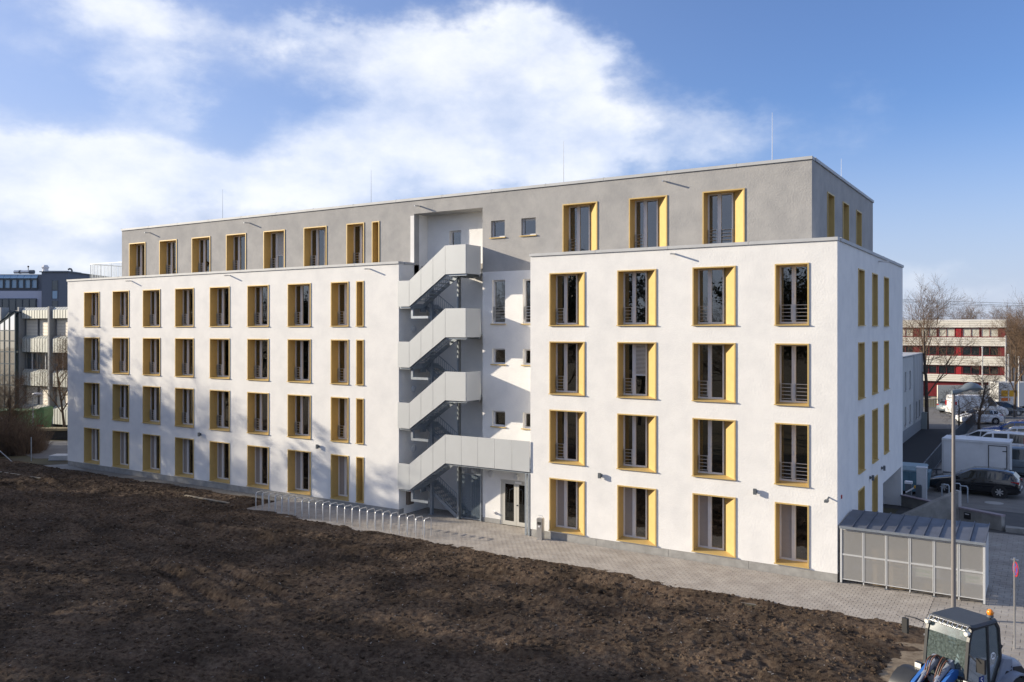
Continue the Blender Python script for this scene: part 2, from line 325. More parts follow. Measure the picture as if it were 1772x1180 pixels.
MB().quad((9.2, -60, -.014), (30, -60, -.014), (30, 15, -.014), (9.2, 15, -.014)).build('side_road', ASPH, kind='structure')
MB().quad((6.8, 11.8, -.004), (9.0, 11.8, -.004), (9.0, 90, -.004), (6.8, 90, -.004)).build('footway', mat('footway_paving', (.30, .29, .275), .9, var=.25, vscale=1.5), kind='structure')
sp_ = MB(); pts = [(1.9, -6.6), (2.7, -5.3), (3.6, -4.4), (4.6, -4.9), (5.4, -7.4), (5.6, -12), (1.2, -13), (1.1, -9)]
sp_.add([(x, y, .006) for x, y in pts], [tuple(range(len(pts)))])
sp_.build('sand_patch', mat('sandy_soil', (.27, .215, .15), .95, col2=(.13, .095, .062), vscale=3.5, bump=.8, bscale=30, bdist=.03), kind='structure')
wb = MB()
for a, b in (((-33.1, -3.05), (-29.4, -3.2)), ((-45, -4.4), (-51, -4.9)), ((-51.5, -4.7), (-57, -4.2))): wb.bar((*a, hs(*a)[0]+.06), (*b, hs(*b)[0]+.06), .14, .05)
for k, i in enumerate(range(0, len(wb.v), 8)):
    b = MB(); b.add(wb.v[i:i+8], [tuple(j for j in f) for f in wb.f[:6]]); o = b.build('timber_board', mat('weathered_timber', (.34, .29, .22), .9, var=.35, vscale=4))
    tag(o, ['weathered board lying in the soil by the first bicycle stand', 'weathered board lying in the soil near the plastered corner', 'weathered board lying in the soil beside the brown shrubs'][k], 'board')
# ------------------------------------------------------------------ the main building
B = thing('apartment_building', 'white four storey apartment block with grey set back top floor and gold window surrounds', 'building')
XL, XA, XB2, XC = -49.76, -20.67, -16.47, -13.06       # left end, recess left, niche right, recess right
H1, H2, SB, NB, GX0, GX1, GY1, WY = 12.5, 15.78, 1.2, 2.31, -45.45, -1.17, 14.2, 16.4
def wall(name, m, u0, u1, z0, z1, ops, fn, t=.4, parent=B):
    us = sorted({u0, u1, *[o[0] for o in ops], *[o[1] for o in ops]}); zs = sorted({z0, z1, *[o[2] for o in ops], *[o[3] for o in ops]})
    us = [u for u in us if u0 <= u <= u1]; zs = [z for z in zs if z0 <= z <= z1]
    mb = MB(); op = lambda u, z: any(o[0] < u < o[1] and o[2] < z < o[3] for o in ops)
    nu, nz = len(us), len(zs); vs = [fn(u, 0, z) for z in zs for u in us]+[fn(u, t, z) for z in zs for u in us]; o2 = nu*nz; fs = []
    cell = [[not op((us[i]+us[i+1])/2, (zs[j]+zs[j+1])/2) for i in range(nu-1)] for j in range(nz-1)]
    for j in range(nz-1):
        for i in range(nu-1):
            if not cell[j][i]: continue
            a, b, c, d = j*nu+i, j*nu+i+1, (j+1)*nu+i+1, (j+1)*nu+i
            fs.append((a, b, c, d)); fs.append((d+o2, c+o2, b+o2, a+o2))
            for (di, dj, p, q) in ((-1, 0, d, a), (1, 0, b, c), (0, -1, a, b), (0, 1, c, d)):
                ii, jj = i+di, j+dj
                if not (0 <= ii < nu-1 and 0 <= jj < nz-1) or not cell[jj][ii]: fs.append((q, p, p+o2, q+o2))
    mb.add(vs, fs); return mb.build(name, m, parent)
front = lambda y0: (lambda u, d, z: (u, y0+d, z))
side = lambda x0: (lambda u, d, z: (x0-d, u, z))
D = .55
def surround(wd, h, splay, d=D):
    mb = MB(); mb.box(0, .05, -.035, d, .015, h)
    if splay: mb.prism([(wd, -.035), (wd, d), (1.12, d), (wd-.05, -.035)], .015, h, lambda a, b, c: (a, b, c))
    else: mb.box(wd-.05, wd, -.035, d, .015, h)
    mb.box(.05, wd-.05, -.034, d, h-.05, h-.001)
    mb.prism([(-.08, 0), (-.08, .028), (d, .085), (d, 0)], -.02, wd+.02, lambda a, b, c: (c, a, b))
    return mb.mesh('window', GOLD)
def sash(iw0, iw1, h, um, d=D):
    mb = MB(); y0, y1 = d-.07, d-.005; zb, zt = .07, h-.045
    mb.box(iw0, iw0+.06, y0, y1, zb, zt); mb.box(iw1-.06, iw1, y0, y1, zb, zt)
    mb.box(iw0+.06, iw1-.06, y0+.002, y1, zb, zb+.075); mb.box(iw0+.06, iw1-.06, y0+.002, y1, zt-.06, zt)
    if um:
        mb.box(um-.075, um+.075, y0-.012, y1, zb+.003, zt-.003); mb.box(um-.008, um+.008, y0-.02, y0-.011, zb+.1, zt-.05)
        mb.box(um+.02, um+.04, y0-.04, y0-.011, h*.47, h*.47+.12)
    return mb.mesh('frame', FRAMEW)
def pane(a, b, h, m, d=D): return MB().box(a, b, d-.035, d-.025, .14, h-.10).mesh('pane', m)
def bars(a, b, d=D, zs=(.22, .36, .50, .64, .78)):
    mb = MB()
    for z in zs: mb.tube([(a, d-.13, z), (b, d-.13, z)], .011, 6)
    for x in (a+.02, b-.02): mb.box(x-.008, x+.008, d-.145, d-.07, zs[0]-.02, zs[-1]+.02)
    return mb.mesh('railing', STEEL)
def blindmesh(a, b, z0, z1, d=D):
    mb = MB(); z = z1
    while z > z0: mb.quad((a, d-.085, z-.045), (b, d-.085, z-.045), (b, d-.10, z-.008), (a, d-.10, z-.008)); z -= .055
    mb.box(a, b, d-.11, d-.08, z0-.03, z0); return mb.mesh('blind', mat('blind_slats', (.72, .73, .75), .4, metal=.2))
def kit(wd, splay, h=2.33):
    i0, i1 = .05, (1.12 if splay else wd-.05); um = i0+(i1-i0)*.46; k = {}
    k['s'] = surround(wd, h, splay); k['f'] = sash(i0, i1, h, um)
    k['pl'] = pane(i0+.055, um-.07, h, GLASS); k['pr'] = pane(um+.07, i1-.055, h, GLASS); k['pf'] = pane(i0+.055, um-.07, h, FROST)
    k['bl'] = bars(i0+.02, um-.06); k['br'] = bars(um+.06, i1-.02); k['blind'] = blindmesh(um+.07, i1-.05, .95, h-.08); return k
KA, KB = kit(1.75, True), kit(1.25, False)
KC = {'s': surround(.51, 2.33, False), 'f': sash(.05, .46, 2.33, None), 'p': pane(.1, .41, 2.33, GLASS)}
KS = kit(1.30, False)
def window(K, loc, rz=0, ground=False, both=False, blind=False, rail=True):
    o = inst('window', K['s'], B, loc, rz); inst('frame', K['f'], o)
    if 'p' in K: inst('pane', K['p'], o); return o
    inst('pane', K['pf'] if ground else K['pl'], o); inst('pane', K['pr'], o)
    if rail and not ground:
        inst('railing', K['bl'], o)
        if both: inst('railing', K['br'], o)
    if blind: inst('blind', K['blind'], o)
    return o
LC = [-47.78, -44.57, -41.38, -38.18, -34.97, -31.72, -28.48]; RC = [-12.07, -8.79, -5.50]
ZR = [.37, 3.37, 6.37, 9.37]; HW = 2.33
opL, opR, opS = [], [], []
def hole(ops, u, wd, z, h=HW): ops.append((u+.012, u+wd-.012, z+.012, z+h-.012))
for r, z in enumerate(ZR):
    for i, u in enumerate(LC): hole(opL, u, 1.75, z); window(KA, (u, 0, z), ground=(r == 0))
    hole(opL, -25.26, 1.25, z); window(KB, (-25.26, 0, z), ground=(r == 0)); hole(opL, -23.48, .51, z); window(KC, (-23.48, 0, z))
    for i, u in enumerate(RC): hole(opR, u, 1.75, z); window(KA, (u, 0, z), ground=(r == 0), blind=(r == 2 and i == 1))
    hole(opR, -2.25, 1.25, z); window(KB, (-2.25, 0, z), ground=(r == 0), both=True)
    for i, v in enumerate((3.98, 7.2, 10.35)):
        if r == 0 and i == 2: continue
        hole(opS, v, 1.30, z); window(KS, (0, v, z), R(90), ground=(r == 0))
opS.append((10.1, 15.9, 0, 2.05))
wall('front_wall', WHITE, XL, XA, .31, H1, opL, front(0)); wall('front_wall', WHITE, XC, 0, .31, H1, opR, front(0))
wall('side_wall', WHITE, .401, WY, 0, H1, opS, side(0))
opG, ZG = [], 12.55
for i, u in enumerate([-44.62, -41.42, -38.20, -35.0, -31.75, -28.50, -12.07, -8.80, -5.51]):
    hole(opG, u, 1.75, ZG); window(KA, (u, SB, ZG), blind=(i == 4), both=(i == 8))
hole(opG, -25.28, 1.25, ZG); window(KB, (-25.28, SB, ZG)); hole(opG, -23.48, .51, ZG); window(KC, (-23.48, SB, ZG))
opSG = []
for v in (3.85, 6.95, 10.05): hole(opSG, v, 1.30, ZG); window(KS, (GX1, v, ZG), R(90))
opG.append((XA, XB2, 11, 15.08))
# small windows of the recess wall
def small(u, wd, z, h, y0, french=False):
    f = MB(); d = .16
    f.box(0, .07, d, d+.06, 0, h); f.box(wd-.07, wd, d, d+.06, 0, h); f.box(.07, wd-.07, d+.001, d+.06, 0, .07); f.box(.07, wd-.07, d+.001, d+.06, h-.07, h)
    o = f.build('window', FRAMEW, B, loc=(u, y0, z)); MB().box(.065, wd-.065, d+.03, d+.04, .065, h-.065).build('pane', GLASS, o)
    MB().box(-.06, wd+.06, -.07, d, -.05, -.005).build('sill', GOLD, o)
    if french: inst('railing', bars(.03, wd-.03, d=.21), o)
    return (u, u+wd, z, z+h)
opW = []
for u in (-15.92, -14.20):
    opG.append(small(u+(-.06 if u < -15 else -.08), .78, 13.60, .80, SB))
    for z in (4.62, 7.58): opW.append(small(u, .74, z, .73, SB))
    opW.append(small(u, .74, 9.50, 2.07, SB, True))
opW.append((-15.44, -13.70, 0, 2.14))
wall('upper_wall', GREY, GX0, GX1, 11.98, H2, opG, front(SB)); wall('upper_wall', GREY, SB+.401, GY1, 12.1, H2, opSG, side(GX1))
wall('upper_wall', GREY, SB+.401, GY1, 12.1, H2, [], lambda u, d, z: (GX0+d, u, z)); wall('upper_wall', GREY, GX0, GX1, 12.1, H2, [], lambda u, d, z: (u, GY1+.4-d, z))
wall('recess_wall', WHITE, XB2, XC+.02, 0, 11.98, opW, front(SB))
nw = small(-19.27, .72, 13.47, .77, NB)
wall('niche_wall', WHITE, XA-.02, XB2+.3, 0, 15.1, [nw], front(NB))
MB().box(XA-.4, XA, .401, NB+.02, 0, H1).build('niche_wall', WHITE, B)
MB().box(XA-.4, XA-.001, SB+.4, NB+.02, H1, 15.1).build('niche_wall', WHITE, B)
MB().box(XA-.24, XA, SB-.004, SB+.003, 12.6, 15.0).build('painted_strip', WHITE, B)
MB().box(XA-.4, XB2+.4, SB+.402, NB+.4, 15.08, 15.3).build('niche_soffit', GREY, B)
MB().box(XC, XC+.4, .401, SB+.4, 0, H1).build('return_wall', WHITE, B)
MB().box(XB2, XB2+.3, SB+.401, NB+.3, 0, 15.08).build('return_wall', WHITE, B)
MB().box(XL, XL+.4, .401, WY, 0, H1).build('side_wall', WHITE, B)
MB().box(XL+.401, -.401, WY-.4, WY, 0, H1).build('rear_wall', WHITE, B)
# carport bay cut into the side
cp = MB().box(-5, -.401, 15.9, 15.99, 0, 2.05).box(-5.1, -5, 10.1, 15.9, 0, 2.05).box(-5, -.401, 10.01, 10.1, 0, 2.05).box(-5, -.401, 10.1, 15.9, 2.05, 2.12).build('carport_bay', WHITE, B)
# floors and rooms behind the glass
rm = MB()
for x0, x1 in ((XL+.45, XA-.45), (XC+.45, -.45)):
    for z in (.02, 3.0, 6.0, 9.0): rm.box(x0, x1, .58, 5.0, z, z+.2)
    rm.box(x0, x1, 5.0, 5.1, 0, 12); x = x0+2.6
    while x < x1: rm.box(x, x+.1, .6, 5.0, .25, 11.9); x += 3.22
rm.box(GX0+.45, GX1-.45, 1.8, 7, 12.2, 12.45); rm.box(GX0+.45, XA-.5, 6, 6.1, 12.45, 15.4); rm.box(XB2+.4, GX1-.45, 6, 6.1, 12.45, 15.4)
rm.box(XB2+.35, XC-.1, 3.6, 3.7, 0, 15)
rm.build('interior', ROOM, B)
MB().box(XL+.4, XA-.4, .4, SB, 12.0, 12.12).box(XC+.4, -.4, .4, SB, 12.0, 12.12).box(XL+.4, GX0, SB, WY-.4, 12.0, 12.12).box(GX1, -.4, SB, WY-.4, 12.0, 12.12).box(GX0, GX1, GY1+.4, WY-.4, 12.0, 12.12).build('terrace', mat('roof_gravel', (.3, .29, .28), .9, var=.3, vscale=8), B)
MB().box(GX0+.4, GX1-.4, NB+.5, GY1, 15.42, 15.55).box(GX0+.4, XA-.4, SB+.4, NB+.5, 15.42, 15.55).box(XB2+.4, GX1-.4, SB+.4, NB+.5, 15.42, 15.55).build('roof', MATS['roof_gravel'], B)
# metal copings in lengths
def coping(a, b, zt, wdt=.46, h=.12):
    a, b = Vector(a), Vector(b); n = max(1, round((b-a).length/3.0)); d = (b-a)/n
    for i in range(n):
        m = MB(); g = d.normalized()*.006; p, q = a+d*i+g, a+d*(i+1)-g
        m.bar((p.x, p.y, zt-h/2), (q.x, q.y, zt-h/2), wdt, h); m.bar((p.x, p.y, zt+.008), (p.x+g.x*4, p.y+g.y*4, zt+.008), wdt+.012, .02); m.build('coping', COPE, B)
cz1, cz2 = H1+.10, H2+.10
coping((XL-.03, .17, 0), (XA+.03, .17, 0), cz1); coping((XC-.03, .17, 0), (.03, .17, 0), cz1)
coping((-.17, .402, 0), (-.17, WY+.03, 0), cz1); coping((XL+.17, .402, 0), (XL+.17, WY, 0), cz1); coping((XA-.17, .402, 0), (XA-.17, SB-.002, 0), cz1)
coping((XC+.17, .402, 0), (XC+.17, SB-.002, 0), cz1)
coping((GX0-.03, SB+.17, 0), (GX1+.03, SB+.17, 0), cz2); coping((GX1-.17, SB+.402, 0), (GX1-.17, GY1+.4, 0), cz2); coping((GX0+.17, SB+.402, 0), (GX0+.17, GY1+.4, 0), cz2)
# plinth blocks
def plinth(x0, x1, step=2.95):
    n = round((x1-x0)/step); s = (x1-x0)/n
    for i in range(n): MB().box(x0+i*s+.006, x0+(i+1)*s-.006, .015, .39, -.1, .312).build('plinth_block', PLINTH, B)
plinth(XL, XA); plinth(XC, 0)
MB().box(XB2+.002, -15.46, SB-.012, SB+.02, 0, .22).build('plinth_block', PLINTH, B)
# rain spouts, floodlights
sp0 = MB(); sp0.tube([(0, .05, .02), (0, -.42, -.01)], .035, 10); spm = sp0.mesh('rain_spout', STEEL, True)
for x, z in ((-22.55, 12.27), (-33.2, 12.3), (-42.55, 12.27), (-6.25, 12.26)): inst('rain_spout', spm, B, (x, 0, z))
for x in (-20.3, -32.96, -42.39, -7.1): inst('rain_spout', spm, B, (x, SB, 15.43))
inst('rain_spout', spm, B, (0, 8.8, 12.28), R(90))
fl = MB().box(-.05, .05, -.06, 0, -.06, .06); fl.box(-.03, .03, -.09, -.06, -.02, .02); fl.box(-.06, .06, -.18, -.09, -.11, .11); flm = fl.mesh('wall_lamp', DGREY)
for x in (-9.56, -2.97, -26.14, -35.8): inst('wall_lamp', flm, B, (x, 0, 3.03))
for y in (6.6, 9.6): inst('wall_lamp', flm, B, (0, y, 2.85), R(90))
MB().tube([(-.3, .02, 3.08), (-.3, -.28, 3.02)], .03, 8).box(-.36, -.24, -.5, -.26, 2.96, 3.05).build('security_camera', DGREY, B)
MB().box(0, .03, .62, .74, 2.95, 3.08).build('alarm_box', RED, B)
# lightning rods
for x, zt in ((-27.4, 18.7), (-14.4, 18.85), (-3.85, 18.85), (-40.7, 18.7)):
    y = 5.5; MB().tube([(x, y, 15.5), (x, y, 17.2), (x, y, zt)], [.014, .012, .006], 6).box(x-.2, x+.2, y-.2, y+.2, 15.5, 15.62).build('lightning_rod', mat('rod_metal', (.36, .37, .39), .5, metal=.3), B)
MB().tube([(GX1-.3, 8.2, 15.5), (GX1-.3, 8.2, 17.0)], [.012, .006], 6).box(GX1-.5, GX1-.1, 8, 8.4, 15.5, 15.62).build('lightning_rod', mat('rod_metal', (.36, .37, .39), .5, metal=.3), B)
# terrace railing at the left end
rl = MB(); rp = [(-49.3, 1.5), (-45.9, 1.5), (-45.9, 2.4)]
rp = [(-49.4, 4.0), (-49.4, 1.4), (-45.5, 1.4)]
for a, b in zip(rp, rp[1:]):
    L_ = math.dist(a, b); n = int(L_/.13)
    for z in (13.72, 12.45): rl.bar((*a, z), (*b, z), .045, .045)
    for i in range(n+1): t = i/n; x, y = a[0]+(b[0]-a[0])*t, a[1]+(b[1]-a[1])*t; rl.bar((x, y, 12.2 if i % 9 == 0 else 12.45), (x, y, 13.72), .035 if i % 9 == 0 else .016, .016)
rl.build('terrace_railing', GALV, B)
# round wall lights in the recess
def disc(p, n): return MB().tube([Vector(p), Vector(p)+Vector(n)*.05, Vector(p)+Vector(n)*.075], [.17, .17, .13], 20).build('round_light', mat('opal_plastic', (.66, .67, .68), .3), B, smooth=True)
for z in (3.2, 6.2, 9.25): disc((XA-.002, 1.15, z), (1, 0, 0))
disc((-15.98, SB+.01, 2.33), (0, -1, 0))
MB().box(-14.63, -14.40, 1.03, 1.201, 2.22, 2.34).tube([(-14.515, 1.11, 2.34), (-14.515, 1.11, 2.44)], [.11, .07], 12).build('entrance_light', mat('opal_plastic', (.66, .67, .68)), B)
MB().box(-15.86, -15.72, 1.13, 1.201, .46, .56).box(-15.76, -15.70, 1.08, 1.13, .47, .55).build('socket_box', FRAMEW, B)
# entrance door with two glazed leaves
dr = MB(); DW = mat('door_aluminium', (.55, .54, .50), .45, metal=.2)
dr.box(-15.44, -15.34, SB+.02, SB+.12, 0, 2.14); dr.box(-13.80, -13.70, SB+.02, SB+.12, 0, 2.14); dr.box(-15.34, -13.80, SB+.021, SB+.12, 2.05, 2.14)
do = dr.build('entrance_door', DW, B)
for x0, x1 in ((-15.335, -14.575), (-14.565, -13.805)):
    lf = MB(); y0, y1 = SB+.03, SB+.09
    lf.box(x0, x0+.13, y0, y1, .01, 2.04); lf.box(x1-.13, x1, y0, y1, .01, 2.04); lf.box(x0+.13, x1-.13, y0+.001, y1, .01, .2); lf.box(x0+.13, x1-.13, y0+.001, y1, 1.94, 2.04)
    l = lf.build('door_leaf', DW, do); MB().box(x0+.125, x1-.125, y0+.02, y0+.03, .19, 1.95).build('pane', GLASSD, do)
MB().tube([(-14.5, SB-.03, .98), (-14.5, SB+.03, .98)], .03, 10).build('handle', BLACK, do)
sg = MB().box(-14.62, -14.28, SB-.005, SB+.018, 2.0, 2.09).build('door_sign', mat('sign_white', (.8, .8, .8)), do)
MB().box(XA+.001, XA+.16, .55, 1.0, .45, 1.25).build('meter_box', mat('meter_brown', (.16, .13, .11), .5), B)
MB().box(XA+.161, XA+.165, .62, .80, 1.08, 1.2).build('meter_label', mat('label_red', (.55, .06, .05)), B)
# ------------------------------------------------------------------ outside staircase
S = thing('outside_staircase', 'galvanised steel outside staircase with grey metal guard panels in the recess', 'staircase', (-18.6, 1, 0))
S.location = (0, 0, 0)
GY = -.05; XK0, XK1, XE = -19.96, -17.76, -16.56
def panel(x0, x1, zb0, zb1, zt0, zt1):
    g = .008
    p = MB().prism([(x0+g, zb0), (x1-g, zb1), (x1-g, zt1), (x0+g, zt0)], GY-.012, GY+.012, lambda a, b, c: (a, c, b))
    for sx in (x0+.1, x1-.1):
        t = (sx-x0)/(x1-x0)
        for q in (.12, .88): z = (zb0+(zb1-zb0)*t)*(1-q)+(zt0+(zt1-zt0)*t)*q; p.box(sx-.012, sx+.012, GY-.016, GY-.011, z-.012, z+.012)
    return p.build('guard_panel', PANEL, S)
for k in range(1, 5):
    zf = 3.0*k; zh = zf-1.5; lo, hi = -.15, 1.22
    panel(XA-.03, XK0, zh+lo, zh+lo, zh+hi-.1, zh+hi-.1)
    for i in range(3):
        a, b = XK0+(XK1-XK0)*i/3, XK0+(XK1-XK0)*(i+1)/3; f = lambda x: (x-XK0)/(XK1-XK0)
        panel(a, b, zh+lo+1.5*f(a), zh+lo+1.5*f(b), zh+hi-.1+1.6*f(a), zh+hi-.1+1.6*f(b))
    if k > 1:
        panel(XK1, XE, zf+lo, zf+lo, zf+hi, zf+hi)
        MB().box(XE-.012, XE+.012, GY+.014, SB-.03, zf+lo, zf+hi).build('guard_panel', PANEL, S)
    else:
        for i in range(5): a = XK1+(XC-XK1)*i/5; panel(a, a+(XC-XK1)/5, zf+lo, zf+lo, zf+hi, zf+hi)
    # platforms, stringers, treads
    m = MB().box(XK1, XE-.03, .0, 2.28, zf-.05, zf-.01).box(XK1, XE-.03, .02, .10, zf-.24, zf-.05).box(XK1, XE-.03, 1.08, 1.16, zf-.24, zf-.05).box(XK1, XK1+.08, .1, 2.28, zf-.241, zf-.05)
    if k == 1: m.box(XE-.03, XC-.02, .0, 1.16, zf-.05, zf-.01).box(XE-.03, XC-.02, .02, .10, zf-.24, zf-.05)
    m.build('platform', GALV, S)
    MB().box(XA+.04, XK0, 0, 2.28, zh-.05, zh-.01).box(XA+.04, XK0, .02, .10, zh-.24, zh-.05).box(XA+.04, XK0, 1.08, 1.16, zh-.24, zh-.05).box(XK0-.08, XK0, .1, 2.28, zh-.241, zh-.05).box(XK0-.1, XK0-.02, .9, 1.3, zh-.42, zh-.242).build('platform', GALV, S)
    for y0, y1, xa, za, xb, zb in ((.03, 1.06, XK0, zh, XK1, zf), (1.22, 2.25, XK1, zf-3, XK0, zh)):
        for y in (y0, y1-.05): MB().prism([(xa, za-.24), (xa, za-.02), (xb, zb-.02), (xb, zb-.24)], y, y+.05, lambda a, b, c: (a, c, b)).build('stringer', GALV, S)
        for i in range(1, 9):
            t = i/9; x = xa+(xb-xa)*t; z = za+(zb-za)*t
            MB().box(x-.13, x+.13, y0+.05, y1-.055, z-.045, z-.015).build('tread', GALV, S)
    # barred railings along the inner edges
    rb = MB()
    for y, xa, za, xb, zb in ((1.10, XK0, zh, XK1, zf), (1.20, XK1, zf-3, XK0, zh)):
        for q in (.12, 1.0): rb.bar((xa, y, za+q), (xb, y, zb+q), .04, .03)
        for i in range(19): t = i/18; rb.bar((xa+(xb-xa)*t, y, za+(zb-za)*t+.12), (xa+(xb-xa)*t, y, za+(zb-za)*t+1.0), .016, .016)
    rb.build('railing', GALV, S)
    # brackets of square tube under the half landing
    MB().box(XK0-.06, XK0+.06, .15, .27, zh-.62, zh-.24).box(XK0-.06, XK0+1.0, .15, .27, zh-.74, zh-.621).build('bracket', GALV, S)
for x in (-19.50, -17.83): MB().box(x-.07, x+.07, 1.08, 1.10, 0, 12).box(x-.01, x+.01, 1.10, 1.20, 0, 11.99).box(x-.07, x+.07, 1.20, 1.22, 0, 12).box(x-.12, x+.12, 1.0, 1.3, 0, .02).build('post', GALV, S)
for x in (-13.30, -13.14): MB().box(x-.045, x+.045, -.02, .08, 0, 2.76).build('post', GALV, S)
MB().box(XK1+.07, XK1+.12, .9, 1.05, 0, 11.9).build('downpipe', DGREY, S)
sc_ = MB().box(-17.72, -17.67, 1.12, 1.17, 0, 2.76).box(-16.56, -16.5, 1.12, 1.17, 0, 2.76).box(-17.67, -16.56, 1.121, 1.17, .04, .09).box(-17.67, -16.56, 1.121, 1.17, 2.2, 2.25).box(-17.67, -16.56, 1.121, 1.17, 2.71, 2.76)
for i in range(12): x = -17.6+i*.09; sc_.box(x-.008, x+.008, 1.14, 1.156, 2.25, 2.71)
for i in range(5): x = -17.0+i*.1; sc_.box(x-.03, x+.03, 1.14, 1.156, .09, 2.2)
sc_.build('gate_frame', GALV, S)
MB().box(-17.67, -16.56, 1.135, 1.139, .09, 2.2).build('gate_mesh', mat('wire_mesh', (.16, .21, .26), .5, metal=.5, alpha=.45), S)
# ------------------------------------------------------------------ bicycle stands
bk = MB(); bk.tube([(0, 0, -.1), (0, 0, .74), (0, .03, .81), (0, .09, .84), (0, .41, .84), (0, .47, .81), (0, .5, .74), (0, .5, -.1)], .024, 10)
bkm = bk.mesh('bicycle_stand', mat('stand_steel', (.66, .67, .68), .35, metal=.55, var=.1), 60)
a0, a1 = Vector((-27.95, -2.66, 0)), Vector((-16.8, -2.88, 0))
for i in range(24):
    o = inst('bicycle_stand', bkm, None, a0.lerp(a1, i/23), R(1)); tag(o, 'galvanised hoop bicycle stand in the long row on the paved path', 'bicycle stand', 'bicycle stands along the path')
# stainless ash bin by the wall
t = thing('ash_bin', 'slim stainless steel ash bin standing against the white wall by the entrance', 'ash bin', (-12.36, -.30, 0))
MB().box(-.13, .13, -.12, .12, 0, .92).build('body', STEEL, t); MB().box(-.11, .11, -.1, .1, .92, .95).tube([(-.09, 0, .94), (-.09, 0, 1.04), (.09, 0, 1.04), (.09, 0, .94)], .016, 8).build('lid', STEEL, t)
MB().box(-.09, .09, -.128, -.121, .66, .78).build('opening', BLACK, t); MB().box(-.05, .05, -.135, -.121, .55, .61).build('lock', FRAMEW, t)
# ------------------------------------------------------------------ bin shelter
T = thing('bin_shelter', 'perforated metal bin shelter with standing seam roof at the building corner', 'shelter', (.12, .04, 0))
SW, SDp, SH = 4.56, 2.35, 2.02
SHW = mat('shelter_frame', (.66, .67, .67), .45, metal=.3)
PERF = bpy.data.materials.new('perforated_sheet'); PERF.use_nodes = True
_t = PERF.node_tree; _b = _t.nodes['Principled BSDF']; _b.inputs['Base Color'].default_value = (.48, .475, .46, 1); _b.inputs['Roughness'].default_value = .5; _b.inputs['Metallic'].default_value = .3
_g = _t.nodes.new('ShaderNodeTexCoord'); _v = _t.nodes.new('ShaderNodeTexNoise'); _v.inputs['Scale'].default_value = 160; _t.links.new(_g.outputs['Object'], _v.inputs['Vector'])
_m = _t.nodes.new('ShaderNodeMapRange'); _m.inputs[1].default_value = .35; _m.inputs[2].default_value = .65; _m.inputs[3].default_value = .36; _m.inputs[4].default_value = .52
_t.links.new(_v.outputs['Fac'], _m.inputs[0]); _t.links.new(_m.outputs[0], _b.inputs['Alpha'])
n = 6; bw = SW/n
for i in range(n):
    for z0, z1 in ((.14, 1.047), (1.053, 1.96)):
        x0, x1 = i*bw+.012, (i+1)*bw-.012
        p = MB().box(x0+.02, x1-.02, .012, .018, z0+.02, z1-.02).build('perforated_panel', PERF, T)
        MB().box(x0, x0+.025, 0, .035, z0, z1).box(x1-.025, x1, 0, .035, z0, z1).box(x0+.025, x1-.025, .001, .034, z0, z0+.025).box(x0+.025, x1-.025, .001, .034, z1-.025, z1).build('panel_frame', SHW, p)
for i in range(n+1):
    x = i*bw; MB().box(x-(.032 if i in (0, n) else .018), x+(.032 if i in (0, n) else .018), .036 if 0 < i < n else -.01, .09, .02, SH).build('post', SHW, T)
    if i % 2 == 0: MB().box(x-.06, x+.06, -.0, .12, -.01, .02).build('foot_plate', DGREY, T)
for j in range(3):
    y0 = .1+j*(SDp-.1)/3; MB().box(SW-.02, SW+.005, y0+.02, y0+(SDp-.1)/3-.02, .12, 2.02).build('side_panel', SHW, T)
MB().box(.0, SW, SDp-.05, SDp, .1, 2.1).build('rear_panel', mat('shelter_rear', (.20, .205, .21), .6), T)
MB().box(0.03, .05, .1, SDp, .1, 2.0).build('side_panel', SHW, T)
ns = 10; rw = (SW+.1)/ns; ROOFM = mat('zinc_roof', (.14, .15, .18), .5, metal=.3, var=.25, vscale=2)
zr = lambda y: 2.06+.06*(y+.08)
for i in range(ns):
    x0 = -.05+i*rw; r_ = MB().prism([(-.08, zr(-.08)), (SDp+.06, zr(SDp+.06)), (SDp+.06, zr(SDp+.06)+.025), (-.08, zr(-.08)+.025)], x0+.004, x0+rw-.004, lambda a, b, c: (c, a, b))
    r_.prism([(-.08, zr(-.08)+.02), (SDp+.06, zr(SDp+.06)+.02), (SDp+.06, zr(SDp+.06)+.075), (-.08, zr(-.08)+.075)], x0+rw-.03, x0+rw-.006, lambda a, b, c: (c, a, b)); r_.build('roof_sheet', ROOFM, T)
MB().box(-.05, SW+.05, -.11, -.085, 2.0, 2.09).build('gutter', GALV, T)
def banner(x, w_, z, label, txt=True):
    b = MB().box(-w_/2, w_/2, -.004, .004, -.17, .17); o = b.build('banner', mat('banner_white', (.62, .63, .62), .5), loc=(T.location.x+x, T.location.y+.075, z)); tag(o, label, 'banner')
    text('lettering', 'wittmann', .2, mat('banner_green', (.16, .40, .12), .5), o, (-.02, -.008, .05), (R(90), 0, 0)); MB().box(-w_*.3, w_*.3, -.007, -.004, -.11, -.09).build('print_line', MATS['banner_green'], o)
    MB().box(-w_*.35, w_*.25, -.004, .004, .19, .32).build('banner_strip', MATS['banner_white'], o)
banner(2.72, 1.0, .78, 'white banner with green lettering hung behind the middle shelter panels'); banner(4.06, .95, .80, 'white banner with green lettering hung behind the end shelter panels')
WOOD = mat('pallet_wood', (.44, .33, .20), .85, var=.3, vscale=6)
pm = MB()
for i in range(5): pm.box(-.6, .6, -.4+i*.175, -.4+i*.175+.1, .12, .142)
for y in (-.4, -.07, .26):
    for x in (-.6, -.07, .46): pm.box(x, x+.14, y, y+.14, .022, .12)
    pm.box(-.6, .6, y, y+.14, 0, .022)
pme = pm.mesh('wooden_pallet', WOOD)
